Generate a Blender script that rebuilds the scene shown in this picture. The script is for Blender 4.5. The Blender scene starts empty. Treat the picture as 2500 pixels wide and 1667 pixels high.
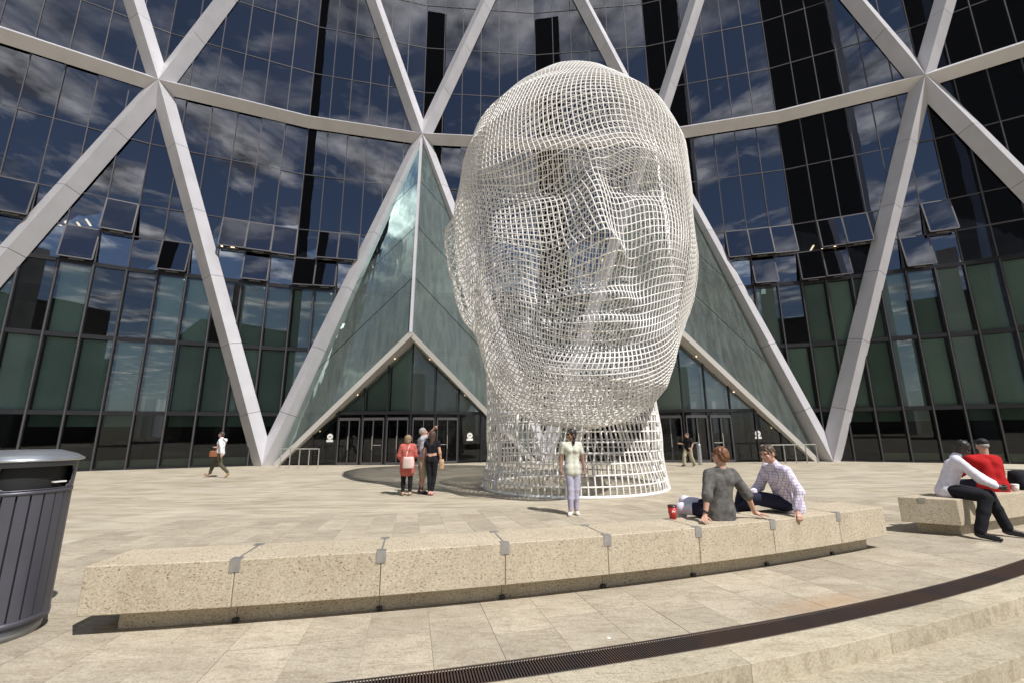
import bpy, bmesh, math, random
import numpy as np
from mathutils import Vector, Matrix
from math import sin, cos, pi, radians as rad, atan2, sqrt
random.seed(7); rng = np.random.default_rng(7)
S = bpy.context.scene
COL = S.collection

# ------------------------------------------------------------------ camera
cd = bpy.data.cameras.new('camera'); cam = bpy.data.objects.new('camera', cd); COL.objects.link(cam)
cd.sensor_width = 36; cd.lens = 1065.15/2500*36; cd.clip_end = 3000; cd.clip_start = .05
EYE = 1.62
T, RL = rad(11.76), rad(-.431)
F_ = Vector((0, cos(T), sin(T))); U_ = Vector((0, -sin(T), cos(T))); R_ = Vector((1, 0, 0))
R2 = R_*cos(RL)+U_*sin(RL); U2 = -R_*sin(RL)+U_*cos(RL)
cam.matrix_world = Matrix(((R2.x, U2.x, -F_.x, 0), (R2.y, U2.y, -F_.y, 0), (R2.z, U2.z, -F_.z, EYE), (0, 0, 0, 1)))
S.camera = cam

# ------------------------------------------------------------------ light
SUN = Vector((.70, -.71, 0)).normalized(); SEL = rad(54)
SUN = Vector((SUN.x*cos(SEL), SUN.y*cos(SEL), sin(SEL)))
ld = bpy.data.lights.new('sun', 'SUN'); ld.energy = 5.0; ld.angle = rad(.5); ld.color = (1, .962, .92)
lo = bpy.data.objects.new('sun', ld); COL.objects.link(lo)
lo.rotation_euler = SUN.to_track_quat('Z', 'Y').to_euler(); lo.location = SUN*60
W = bpy.data.worlds.new('World'); S.world = W; W.use_nodes = True
wn, wl = W.node_tree.nodes, W.node_tree.links
wn.clear()
sky = wn.new('ShaderNodeTexSky'); sky.sky_type = 'NISHITA'; sky.sun_disc = False
sky.sun_elevation = SEL; sky.sun_rotation = atan2(SUN.x, SUN.y); sky.altitude = 1000; sky.air_density = 1.0; sky.dust_density = .6
bg = wn.new('ShaderNodeBackground'); bg.inputs[1].default_value = .085
tc = wn.new('ShaderNodeTexCoord'); sep = wn.new('ShaderNodeSeparateXYZ'); wl.new(tc.outputs['Generated'], sep.inputs[0])
mx = wn.new('ShaderNodeMath'); mx.operation = 'MAXIMUM'; mx.inputs[1].default_value = .06; wl.new(sep.outputs[2], mx.inputs[0])
comb = wn.new('ShaderNodeCombineXYZ')
for i in (0, 1):
    dv = wn.new('ShaderNodeMath'); dv.operation = 'DIVIDE'; wl.new(sep.outputs[i], dv.inputs[0]); wl.new(mx.outputs[0], dv.inputs[1]); wl.new(dv.outputs[0], comb.inputs[i])
n1 = wn.new('ShaderNodeTexNoise'); n1.inputs['Scale'].default_value = 2.3; n1.inputs['Detail'].default_value = 9; n1.inputs['Roughness'].default_value = .58; n1.inputs['Distortion'].default_value = .5
mp = wn.new('ShaderNodeMapping'); mp.inputs['Location'].default_value = (9.4, 9.1, 4); wl.new(comb.outputs[0], mp.inputs[0]); wl.new(mp.outputs[0], n1.inputs['Vector'])
cr = wn.new('ShaderNodeValToRGB'); cr.color_ramp.elements[0].position = .47; cr.color_ramp.elements[1].position = .64
wl.new(n1.outputs['Fac'], cr.inputs[0])
n2 = wn.new('ShaderNodeTexNoise'); n2.inputs['Scale'].default_value = 6.5; n2.inputs['Detail'].default_value = 6; wl.new(mp.outputs[0], n2.inputs['Vector'])
cc = wn.new('ShaderNodeValToRGB'); cc.color_ramp.elements[0].position = .35; cc.color_ramp.elements[1].position = .62
cc.color_ramp.elements[0].color = (2.6, 2.8, 3.1, 1); cc.color_ramp.elements[1].color = (20, 20, 19.5, 1)
wl.new(n2.outputs['Fac'], cc.inputs[0])
mix = wn.new('ShaderNodeMix'); mix.data_type = 'RGBA'
wl.new(cr.outputs[0], mix.inputs[0]); wl.new(sky.outputs[0], mix.inputs[6]); wl.new(cc.outputs[0], mix.inputs[7])
wl.new(mix.outputs[2], bg.inputs[0])
wo = wn.new('ShaderNodeOutputWorld'); wl.new(bg.outputs[0], wo.inputs[0])
vs = S.view_settings; vs.view_transform = 'Standard'; vs.look = 'None'; vs.exposure = .12; vs.gamma = 1; vs.use_curve_mapping = False
try:
    S.cycles.caustics_reflective = False; S.cycles.caustics_refractive = False
    S.cycles.max_bounces = 8; S.cycles.transparent_max_bounces = 16; S.cycles.sample_clamp_indirect = 4
except Exception: pass

# ------------------------------------------------------------------ materials
MATS = {}
def nt(name):
    m = bpy.data.materials.new(name); m.use_nodes = True; MATS[name] = m
    return m, m.node_tree.nodes, m.node_tree.links, m.node_tree.nodes['Principled BSDF']
def ramp(n, stops):
    r = n.new('ShaderNodeValToRGB'); e = r.color_ramp.elements
    while len(e) < len(stops): e.new(.5)
    for k, (p, c) in enumerate(stops): e[k].position = p; e[k].color = (*c, 1) if len(c) == 3 else c
    return r
def mathn(n, l, op, a, b=None, c=None):
    q = n.new('ShaderNodeMath'); q.operation = op
    for i, v in enumerate((a, b, c)):
        if v is None: continue
        if isinstance(v, (int, float)): q.inputs[i].default_value = v
        else: l.new(v, q.inputs[i])
    return q.outputs[0]
def noise(n, l, vec, scale, detail=4, rough=.5, dist=0):
    t = n.new('ShaderNodeTexNoise'); t.inputs['Scale'].default_value = scale; t.inputs['Detail'].default_value = detail
    t.inputs['Roughness'].default_value = rough; t.inputs['Distortion'].default_value = dist
    if vec is not None: l.new(vec, t.inputs['Vector'])
    return t.outputs['Fac']
def mapping(n, l, vec, scale=(1, 1, 1), rot=(0, 0, 0), loc=(0, 0, 0)):
    m = n.new('ShaderNodeMapping'); l.new(vec, m.inputs[0]); m.inputs['Scale'].default_value = scale; m.inputs['Rotation'].default_value = rot; m.inputs['Location'].default_value = loc
    return m.outputs[0]
def mixc(n, l, fac, a, b, mode='MIX'):
    q = n.new('ShaderNodeMix'); q.data_type = 'RGBA'; q.blend_type = mode
    for i, v in ((0, fac), (6, a), (7, b)):
        if isinstance(v, (int, float)): q.inputs[i].default_value = v
        elif isinstance(v, tuple): q.inputs[i].default_value = (*v, 1) if len(v) == 3 else v
        else: l.new(v, q.inputs[i])
    return q.outputs[2]
def bump(n, l, h, strength=.3, dist=.01):
    b = n.new('ShaderNodeBump'); b.inputs['Strength'].default_value = strength; b.inputs['Distance'].default_value = dist; l.new(h, b.inputs['Height']); return b.outputs[0]
def simple(name, col, rough=.5, metal=0, var=.12, scale=8, bumpy=0, spec=.5, bscale=None):
    m, n, l, p = nt(name)
    t = n.new('ShaderNodeTexCoord').outputs['Object']
    f = noise(n, l, t, scale, 5)
    lo_ = tuple(c*(1-var) for c in col); hi = tuple(min(1, c*(1+var)) for c in col)
    r = ramp(n, [(.3, lo_), (.7, hi)]); l.new(f, r.inputs[0]); l.new(r.outputs[0], p.inputs['Base Color'])
    p.inputs['Roughness'].default_value = rough; p.inputs['Metallic'].default_value = metal; p.inputs['Specular IOR Level'].default_value = spec
    if bumpy: l.new(bump(n, l, noise(n, l, t, bscale or scale*6, 3), bumpy, .01), p.inputs['Normal'])
    return m
def stone(name, base, dark, fleck, flscale=(26, 60, 26), flth=.63, joint=False, rough=.75, veins=.5, rnd=.24):
    m, n, l, p = nt(name)
    tcn = n.new('ShaderNodeTexCoord').outputs['Object']
    oi = n.new('ShaderNodeObjectInfo')
    off = n.new('ShaderNodeVectorMath'); off.operation = 'MULTIPLY_ADD'
    cmb = n.new('ShaderNodeCombineXYZ')
    for i in range(3): l.new(oi.outputs['Random'], cmb.inputs[i])
    l.new(cmb.outputs[0], off.inputs[0]); off.inputs[1].default_value = (37, 53, 29); l.new(tcn, off.inputs[2])
    v = off.outputs[0]
    big = noise(n, l, mapping(n, l, v, (1, 1.9, 1), (0, 0, .5)), 1.3, 6, .6, .8)
    r = ramp(n, [(.32, dark), (.66, base)]); l.new(big, r.inputs[0])
    fine = noise(n, l, v, 55, 4, .7)
    r2 = ramp(n, [(.3, (.72, .70, .66)), (.62, (1.1, 1.1, 1.1))]); l.new(fine, r2.inputs[0])
    c = mixc(n, l, 1.0, r.outputs[0], r2.outputs[0], 'MULTIPLY')
    vv = noise(n, l, mapping(n, l, v, (2.2, 9, 2.2), (0, 0, .6)), 1.6, 8, .65, 1.5)
    r4 = ramp(n, [(.5, (1, 1, 1)), (.62, (1-veins*.42, 1-veins*.48, 1-veins*.55)), (.7, (1, 1, 1))]); l.new(vv, r4.inputs[0])
    c = mixc(n, l, 1.0, c, r4.outputs[0], 'MULTIPLY')
    fl = noise(n, l, mapping(n, l, v, flscale, (.0, 0, .35)), 1, 2, .5, .6)
    r3 = ramp(n, [(flth, (0, 0, 0)), (flth+.07, (1, 1, 1))]); l.new(fl, r3.inputs[0])
    c = mixc(n, l, r3.outputs[0], c, fleck)
    rv = mathn(n, l, 'MULTIPLY_ADD', oi.outputs['Random'], rnd, 1-rnd*.6)
    hsv = n.new('ShaderNodeHueSaturation'); l.new(rv, hsv.inputs['Value']); l.new(c, hsv.inputs['Color']); c = hsv.outputs[0]
    l.new(c, p.inputs['Base Color']); p.inputs['Roughness'].default_value = rough; p.inputs['Specular IOR Level'].default_value = .3
    l.new(bump(n, l, noise(n, l, v, 90, 4, .7), .25, .004), p.inputs['Normal'])
    return m
M_slab = stone('paving_granite', (.48, .43, .34), (.36, .315, .245), (.26, .21, .15), (26, 60, 26), .66)
def add_stain(m, c0, r, k=(1, 3.2), rot=.37):
    n, l = m.node_tree.nodes, m.node_tree.links; p = n['Principled BSDF']; src = p.inputs['Base Color'].links[0].from_socket
    t = n.new('ShaderNodeTexCoord').outputs['Object']; mp_ = n.new('ShaderNodeMapping'); mp_.vector_type = 'TEXTURE'
    l.new(t, mp_.inputs[0]); mp_.inputs['Location'].default_value = (*c0, 0); mp_.inputs['Rotation'].default_value = (0, 0, rot); mp_.inputs['Scale'].default_value = (r, r/k[1], 1)
    ln = n.new('ShaderNodeVectorMath'); ln.operation = 'LENGTH'; l.new(mp_.outputs[0], ln.inputs[0])
    f = mathn(n, l, 'SUBTRACT', 1.0, ln.outputs['Value']); f = mathn(n, l, 'MULTIPLY', f, mathn(n, l, 'MULTIPLY', noise(n, l, t, 3, 5, .6), 1.5)); f = mathn(n, l, 'MAXIMUM', f, 0); f = mathn(n, l, 'MINIMUM', f, .75)
    l.new(mixc(n, l, f, src, (.37, .25, .15)), p.inputs['Base Color'])
add_stain(M_slab, (3.0, 4.62), .95, (1, 4.5))
M_bench = stone('bench_granite', (.54, .475, .365), (.45, .39, .29), (.19, .14, .085), (50, 50, 92), .595, veins=.2, rnd=.08)
M_step = stone('step_granite', (.51, .46, .355), (.41, .365, .275), (.30, .25, .18), (34, 34, 34), .64, veins=.5)

def plaza_mat():
    m, n, l, p = nt('plaza_granite')
    t = n.new('ShaderNodeTexCoord').outputs['Object']
    big = noise(n, l, mapping(n, l, t, (.5, 1.6, 1), (0, 0, .3)), .9, 7, .62, 1.2)
    r = ramp(n, [(.34, (.365, .322, .25)), (.5, (.455, .41, .325)), (.68, (.53, .485, .395))]); l.new(big, r.inputs[0])
    fine = noise(n, l, t, 40, 4, .7); r2 = ramp(n, [(.3, (.8, .79, .76)), (.62, (1.06, 1.06, 1.06))]); l.new(fine, r2.inputs[0])
    c = mixc(n, l, 1.0, r.outputs[0], r2.outputs[0], 'MULTIPLY')
    st = noise(n, l, mapping(n, l, t, (.35, 2.3, 1), (0, 0, .15)), 1.1, 5, .6, 1.5)
    r4 = ramp(n, [(.5, (1, 1, 1)), (.62, (.76, .72, .66)), (.72, (.97, .97, .97))]); l.new(st, r4.inputs[0])
    c = mixc(n, l, .9, c, r4.outputs[0], 'MULTIPLY')
    br = n.new('ShaderNodeTexBrick'); l.new(mapping(n, l, t, (1, 1, 1), (0, 0, 1.87)), br.inputs['Vector'])
    br.inputs['Scale'].default_value = 1; br.inputs['Brick Width'].default_value = .9; br.inputs['Row Height'].default_value = .45
    br.inputs['Mortar Size'].default_value = .004; br.inputs['Mortar Smooth'].default_value = .3
    br.inputs['Color1'].default_value = (.93, .93, .93, 1); br.inputs['Color2'].default_value = (1.05, 1.04, 1.02, 1); br.inputs['Mortar'].default_value = (.72, .7, .66, 1)
    c = mixc(n, l, 1.0, c, br.outputs['Color'], 'MULTIPLY')
    l.new(c, p.inputs['Base Color']); p.inputs['Roughness'].default_value = .72; p.inputs['Specular IOR Level'].default_value = .3
    return m
M_plaza = plaza_mat()
M_white = simple('white_enamel', (.74, .725, .70), .4, 0, .10, 5)
M_clad = simple('beam_cladding', (.54, .53, .555), .38, .15, .07, .9, spec=.6)
M_soffit = simple('soffit_cladding', (.55, .53, .50), .45, .1, .04, .7)
M_core = simple('joint_core_steel', (.05, .05, .055), .6, .5)  # dark steel core seen in the gaps between cladding panels
M_mull = simple('mullion_bronze', (.085, .08, .085), .4, .2, .1, 2)
M_mulld = simple('mullion_dark', (.028, .028, .032), .4, .5, .1, 2)
M_green = simple('blind_green', (.40, .53, .48), .75, 0, .12, .5)
M_sill = simple('low_panel_green', (.62, .72, .56), .6, 0, .08, 2)
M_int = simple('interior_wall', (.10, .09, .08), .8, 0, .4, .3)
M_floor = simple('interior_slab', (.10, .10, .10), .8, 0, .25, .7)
M_blind = simple('pale_blind', (.62, .70, .68), .8, 0, .1, 2)
M_metal = simple('brushed_steel', (.52, .52, .52), .38, .85, .1, 9)
M_rail = simple('rail_steel', (.62, .60, .55), .35, .8, .06, 5)
M_brack = simple('bracket_steel', (.42, .41, .40), .42, .7, .12, 14)
M_binbody = simple('bin_paint', (.085, .085, .105), .42, .35, .1, 3, .15)
M_binlid = simple('bin_lid', (.46, .49, .52), .28, .8, .06, 3)
M_binbase = simple('bin_base', (.30, .31, .33), .45, .5, .12, 4)
M_black = simple('black_void', (.006, .006, .007), .7)
M_rust = None
def rust():
    m, n, l, p = nt('grate_iron')
    t = n.new('ShaderNodeTexCoord').outputs['Object']
    f = noise(n, l, t, 1.2, 5, .6, .5); r = ramp(n, [(.35, (.035, .030, .030)), (.6, (.065, .038, .028))]); l.new(f, r.inputs[0])
    l.new(r.outputs[0], p.inputs['Base Color']); p.inputs['Roughness'].default_value = .75; p.inputs['Metallic'].default_value = .2
    return m
M_rust = rust()
def randomize(m, amt):
    n, l = m.node_tree.nodes, m.node_tree.links; p = n['Principled BSDF']; src = p.inputs['Base Color'].links[0].from_socket
    oi = n.new('ShaderNodeObjectInfo'); h = n.new('ShaderNodeHueSaturation'); l.new(mathn(n, l, 'MULTIPLY_ADD', oi.outputs['Random'], amt, 1-amt*.6), h.inputs['Value']); l.new(src, h.inputs['Color']); l.new(h.outputs[0], p.inputs['Base Color'])
randomize(M_green, .55); randomize(M_blind, .5); randomize(M_clad, .07)
def glass(name, tint, ior, gcol=(.86, .86, .95), rough=.0, wav=0, refl_streak=0):
    m, n, l, p = nt(name)
    n.remove(p); out = n['Material Output']
    tr = n.new('ShaderNodeBsdfTransparent'); tr.inputs[0].default_value = (*tint, 1)
    gl = n.new('ShaderNodeBsdfGlossy'); gl.inputs[0].default_value = (*gcol, 1); gl.inputs['Roughness'].default_value = rough
    fr = n.new('ShaderNodeFresnel'); fr.inputs[0].default_value = ior
    if refl_streak:   # streaky diffuse mixed in, painting the wavy reflections on the glass
        df = n.new('ShaderNodeBsdfDiffuse'); df.inputs[0].default_value = (.25, .285, .27, 1)
        t0 = n.new('ShaderNodeTexCoord').outputs['Object']; w0 = noise(n, l, mapping(n, l, t0, (2.6, 2.6, .30), (0, .38, 0)), 1.5, 5, .6, .25)
        rr = ramp(n, [(.35, (refl_streak*.8,)*3), (.65, (refl_streak*1.35,)*3)]); l.new(w0, rr.inputs[0])
        m0 = n.new('ShaderNodeMixShader'); l.new(rr.outputs[0], m0.inputs[0]); l.new(tr.outputs[0], m0.inputs[1]); l.new(df.outputs[0], m0.inputs[2])
        class _T: outputs = [m0.outputs[0]]
        tr = _T
    if wav:
        t = n.new('ShaderNodeTexCoord').outputs['Object']
        w = noise(n, l, mapping(n, l, t, (.5, .5, .16)), 1.1, 3, .5)
        b = bump(n, l, w, .6, wav); l.new(b, gl.inputs['Normal'])
    ms = n.new('ShaderNodeMixShader'); l.new(fr.outputs[0], ms.inputs[0]); l.new(tr.outputs[0], ms.inputs[1]); l.new(gl.outputs[0], ms.inputs[2]); l.new(ms.outputs[0], out.inputs[0])
    return m
M_glass = glass('facade_glass', (.76, .83, .86), 2.4, wav=.0035)
M_glass2 = glass('canopy_glass', (.78, .86, .83), 1.38, (.75, .95, .88), 0, .035, .30)
M_glasslo = glass('podium_glass', (.91, .95, .94), 1.7); M_glassg = glass('lobby_glass', (.62, .66, .64), 1.42)
def emit(name, col, s):
    m, n, l, p = nt(name); p.inputs['Base Color'].default_value = (*col, 1); p.inputs['Emission Color'].default_value = (*col, 1); p.inputs['Emission Strength'].default_value = s; return m
M_lamp = emit('lit_lamp', (1, .72, .45), 2.5)
M_winrefl = emit('window_reflection', (.8, 1, .9), 1.1)  # glow standing in for bright reflections in the window glass

# ------------------------------------------------------------------ mesh helpers
def link(name, me, m=None, parent=None, mats=None):
    o = bpy.data.objects.new(name, me); COL.objects.link(o)
    if m is not None and not me.materials: me.materials.append(m)
    if parent is not None:
        o.parent = parent; o.matrix_parent_inverse = wm(parent).inverted()
    return o
def wm(o):
    if o.parent is None: return o.matrix_basis.copy()
    return wm(o.parent) @ o.matrix_parent_inverse @ o.matrix_basis
def mesh(name, V, Fc, smooth=False):
    me = bpy.data.meshes.new(name); me.from_pydata([tuple(v) for v in V], [], [tuple(f) for f in Fc]); me.update()
    if smooth: me.polygons.foreach_set('use_smooth', [True]*len(me.polygons))
    return me
class MB:
    def __init__(s): s.V = []; s.F = []
    def add(s, V, Fc):
        b = len(s.V); s.V += [tuple(v) for v in V]; s.F += [tuple(i+b for i in f) for f in Fc]; return s
    def box(s, x0, x1, y0, y1, z0, z1):
        return s.add([(x0,y0,z0),(x1,y0,z0),(x1,y1,z0),(x0,y1,z0),(x0,y0,z1),(x1,y0,z1),(x1,y1,z1),(x0,y1,z1)],
                     [(0,3,2,1),(4,5,6,7),(0,1,5,4),(1,2,6,5),(2,3,7,6),(3,0,4,7)])
    def prism(s, poly, z0, z1):
        n = len(poly); a = sum(poly[i][0]*poly[(i+1)%n][1]-poly[(i+1)%n][0]*poly[i][1] for i in range(n))
        if a < 0: poly = poly[::-1]
        return s.add([(p[0],p[1],z0) for p in poly]+[(p[0],p[1],z1) for p in poly], [tuple(range(n))[::-1], tuple(range(n,2*n))]+[(i,(i+1)%n,(i+1)%n+n,i+n) for i in range(n)])
    def bar(s, a, b, r, n=8, r2=None):
        a = Vector(a); b = Vector(b); d = (b-a).normalized(); u = d.orthogonal().normalized(); w = d.cross(u); r2 = r if r2 is None else r2
        V = [a+(u*cos(2*pi*i/n)+w*sin(2*pi*i/n))*r for i in range(n)]+[b+(u*cos(2*pi*i/n)+w*sin(2*pi*i/n))*r2 for i in range(n)]
        return s.add(V, [(i,(i+1)%n,(i+1)%n+n,i+n) for i in range(n)]+[tuple(range(n))[::-1], tuple(range(n,2*n))])
    def beam(s, a, b, wdir, w, h):   # rectangular bar: wdir = width direction
        a = Vector(a); b = Vector(b); d = (b-a).normalized(); wd = Vector(wdir); wd = (wd-d*wd.dot(d)).normalized(); hd = d.cross(wd)
        V = [p+wd*sx*w/2+hd*sy*h/2 for p in (a, b) for sx, sy in ((-1,-1),(1,-1),(1,1),(-1,1))]
        return s.add(V, [(3,2,1,0),(4,5,6,7),(0,1,5,4),(1,2,6,5),(2,3,7,6),(3,0,4,7)])
    def lathe(s, prof, c=(0,0,0), n=24, cap=True):
        V = [(c[0]+r*cos(2*pi*i/n), c[1]+r*sin(2*pi*i/n), c[2]+z) for r, z in prof for i in range(n)]
        Fc = [(k*n+i, k*n+(i+1)%n, (k+1)*n+(i+1)%n, (k+1)*n+i) for k in range(len(prof)-1) for i in range(n)]
        if cap: Fc += [tuple(range(n))[::-1], tuple(range((len(prof)-1)*n, len(prof)*n))]
        return s.add(V, Fc)
    def build(s, name, m, parent=None, smooth=False, bevel=0):
        me = mesh(name, s.V, s.F, smooth)
        if bevel:
            bm = bmesh.new(); bm.from_mesh(me); bmesh.ops.bevel(bm, geom=bm.edges[:], offset=bevel, segments=1, affect='EDGES'); bm.to_mesh(me); bm.free()
        return link(name, me, m, parent)
def thing(name, label, cat, loc=(0,0,0), rz=0, group=None, kind=None):
    o = bpy.data.objects.new(name, None); COL.objects.link(o); o.location = loc; o.rotation_euler = (0,0,rz)
    tag(o, label, cat, group, kind); return o
def tag(o, label=None, cat=None, group=None, kind=None):
    if label: o['label'] = label
    if cat: o['category'] = cat
    if group: o['group'] = group
    if kind: o['kind'] = kind
    return o
def tubes(lines, r, sides=5, closed=False):
    """mesh of tubes along many equal-length polylines; lines: (L,N,3)"""
    P = np.asarray(lines, float); L, N, _ = P.shape
    if closed: Tn = np.roll(P, -1, 1)-np.roll(P, 1, 1)
    else: Tn = np.gradient(P, axis=1)
    Tn /= np.linalg.norm(Tn, axis=2, keepdims=True)+1e-9
    ref = np.where(np.abs(Tn[..., 2:3]) < .8, np.array([0, 0, 1.]), np.array([1., 0, 0]))
    ref = np.broadcast_to(ref[:, N//2:N//2+1], Tn.shape)
    u = np.cross(Tn, ref); nn = np.linalg.norm(u, axis=2, keepdims=True); u = u/np.maximum(nn, 1e-6); w = np.cross(Tn, u)
    a = np.arange(sides)*2*pi/sides
    V = P[:, :, None, :]+r*(u[:, :, None, :]*np.cos(a)[None, None, :, None]+w[:, :, None, :]*np.sin(a)[None, None, :, None])
    idx = np.arange(L*N*sides).reshape(L, N, sides)
    if closed: A = idx; B = np.roll(idx, -1, 1)
    else: A = idx[:, :-1]; B = idx[:, 1:]
    Q = np.stack([A, np.roll(A, -1, 2), np.roll(B, -1, 2), B], -1).reshape(-1, 4)
    return V.reshape(-1, 3), Q
def np_mesh(name, V, Q, smooth=True):
    me = bpy.data.meshes.new(name); V = np.asarray(V, np.float32); Q = np.asarray(Q, np.int32); k = Q.shape[1]
    me.vertices.add(len(V)); me.vertices.foreach_set('co', V.ravel()); me.loops.add(Q.size); me.loops.foreach_set('vertex_index', Q.ravel())
    me.polygons.add(len(Q)); me.polygons.foreach_set('loop_start', np.arange(0, Q.size, k, dtype=np.int32)); me.polygons.foreach_set('loop_total', np.full(len(Q), k, np.int32))
    me.polygons.foreach_set('use_smooth', np.full(len(Q), smooth)); me.update(calc_edges=True); me.validate(); return me

# ------------------------------------------------------------------ ground: plaza curved about PC
PC = (-7.618, 33.929)
def pol(R, a): return (PC[0]+R*sin(rad(a)), PC[1]-R*cos(rad(a)))
g = MB().box(-500, 500, -500, 500, -1.5, -1.2).build('ground', M_step); tag(g, kind='structure')
RS0, RS1, A0, A1 = 24.9, 31.28, 1.6, 34.0
plaza = thing('plaza', None, None, (0, 0, 0), kind='structure')
V, Fc = [], []
def annulus(mb, r0, r1, a0, a1, z, nr=1, da=1.0):
    na = max(1, int(round((a1-a0)/da)))
    for i in range(nr):
        for j in range(na):
            ra, rb = r0+(r1-r0)*i/nr, r0+(r1-r0)*(i+1)/nr; aa, ab = a0+(a1-a0)*j/na, a0+(a1-a0)*(j+1)/na
            p = [pol(ra, aa), pol(ra, ab), pol(rb, ab), pol(rb, aa)]
            mb.add([(x, y, z) for x, y in p], [(3, 2, 1, 0)])
ps = MB()
annulus(ps, .01, RS0, -180, 180, 0, 1, 2.25)
annulus(ps, RS0, 31.78, -100, A0, 0, 1, 1); annulus(ps, RS0, 31.78, A1, 130, 0, 1, 1)
annulus(ps, RS0, 90, 130, 260, 0, 1, 2); annulus(ps, 31.528, 31.535, A0, A1, 0, 1, .5)
o = ps.build('plaza_sheet', M_plaza, plaza)
ps = MB(); annulus(ps, RS0-.05, 31.31, A0-.2, A1+.2, -.005, 1, 1); ps.build('joint_bed', simple('joint_mortar', (.44, .40, .31), .9), plaza)
def arc_block(R0_, R1_, a0, a1, z0, z1, n=3, dx=0, tilt=0):
    """curved stone block as a mesh; returns MB"""
    mb = MB(); V = []; n1 = n+1
    for z in (z0, z1):
        for R in (R0_, R1_):
            for j in range(n1):
                x, y = pol(R, a0+(a1-a0)*j/n); V.append((x, y, z))
    I = lambda k, r, j: (k*2+r)*n1+j
    Fc = []
    for j in range(n):
        Fc += [(I(0,0,j), I(0,0,j+1), I(0,1,j+1), I(0,1,j)), (I(1,0,j), I(1,1,j), I(1,1,j+1), I(1,0,j+1)),
               (I(0,1,j), I(0,1,j+1), I(1,1,j+1), I(1,1,j)), (I(0,0,j), I(1,0,j), I(1,0,j+1), I(0,0,j+1))]
    Fc += [(I(0,0,0), I(0,1,0), I(1,1,0), I(1,0,0)), (I(0,0,n), I(1,0,n), I(1,1,n), I(0,1,n))]
    return mb.add(V, Fc)
nslab = 0
NS = 34; da = (A1-A0)/NS
for i in range(NS):
    a = A0+i*da; R = RS1
    cuts = [RS1]; first = random.choice((.42, .62, .85))
    R = RS1-first
    while R > RS0+.35: cuts.append(R); R -= random.choice((.72, .82, .9))
    cuts.append(RS0)
    for k in range(len(cuts)-1):
        g_ = .002; ga = g_/29*57.3
        mb = arc_block(cuts[k+1]+g_, cuts[k]-g_, a+ga, a+da-ga, -.028, 0+random.uniform(-.0012, .0012), 1)
        mb.build('paving_slab', M_slab, plaza); nslab += 1
# steps
steps = thing('plaza_steps', None, None, kind='structure')
for k in range(7):
    z1 = -.15*k
    if k == 0: Ra, Rb = 31.535, 31.81
    else: Ra, Rb = 31.81+.385*(k-1)-.05, 31.81+.385*k
    a = A0-2-random.random()
    while a < A1+2:
        w = 3.2 if k else 2.6
        arc_block(Ra, Rb, a+.002, a+w-.002, z1-.17, z1, 4).build('step_block', M_step, steps, bevel=.002); a += w
annm = MB(); annulus(annm, 34.0, 60, -40, 60, -1.05, 1, 2); tag(annm.build('lower_pavement', M_step), kind='structure')
annm = MB(); annulus(annm, 31.78, 60, -120, A0-4, -.9, 1, 2); annulus(annm, 31.78, 60, A1+6, 130, -.9, 1, 2); tag(annm.build('lower_pavement', M_step), kind='structure')
# drain
dr = thing('drainage_channel', 'dark rusty iron drainage grate curving across the paving in front of the steps', 'drain', (*pol(31.2, 16), 0))
annm = MB(); annulus(annm, 31.28, 31.53, 2, 34, -.06, 1, 1); annm.build('channel', M_black, dr)
for R in (31.284, 31.518): arc_block(R, R+.012, 2, 34, -.05, .001, 60).build('grate_frame', M_rust, dr)
mb = MB(); a = 2.0
while a < 34:
    p, q = pol(31.294, a), pol(31.52, a); mb.beam((*p, -.012), (*q, -.012), (1, 0, 0), .011, .02); a += .0385
tag(mb.build('grate_bars', M_rust, dr), kind='stuff')

# stone benches
def bench(label, R0_, R1_, seams, zt=.55, zb=.17, rec=.16, recend=.22):
    mid = pol(R1_, seams[len(seams)//2]); t = thing('stone_bench', label, 'bench', (*mid, 0), group='curved granite benches on the plaza')
    n = len(seams)-1
    for i in range(n):
        g_ = .005
        b = arc_block(R0_, R1_, seams[i]+g_, seams[i+1]-g_, zb, zt, 4).build('stone_block', M_bench, t, bevel=.006)
        e0 = recend/29*57.3 if i == 0 else g_; e1 = recend/29*57.3 if i == n-1 else g_
        arc_block(R0_+rec, R1_-rec, seams[i]+e0, seams[i+1]-e1, 0.002, zb-.002, 3).build('plinth_block', M_bench, t)
    for i in range(1, n):
        a = seams[i]; w = .085/30*57.3/2
        for R, s in ((R1_, 1), (R0_, -1)):
            mb = arc_block(min(R, R+s*.006), max(R, R+s*.006), a-w, a+w, zt-.10, zt+.004, 1)
            ro = R-s*.07
            mb2 = arc_block(min(R, ro), max(R, ro), a-w, a+w, zt+.0015, zt+.006, 1); mb.add(mb2.V, mb2.F)
            mb.build('metal_bracket', M_brack, t)
        arc_block(R0_+.07, R1_-.07, a-.012, a+.012, zt+.0008, zt+.003, 1).build('joint_strip', M_brack, t)
        arc_block(R1_-rec, R1_-rec+.03, a-w*.6, a+w*.6, .004, .035, 1).build('foot_clip', M_mulld, t)
    return t
seams = [math.degrees(atan2(x-PC[0], PC[1]-y)) for x, y in ((-3.58,3.88),(-2.45,4.21),(-1.23,4.37),(-.09,4.66),(1,4.9),(2.09,5.3),(3.15,5.69),(4.27,6.18),(5.27,6.50))]
bench('long curved speckled granite bench in the foreground where the couple sits', 29.68, 30.25, seams)
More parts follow.
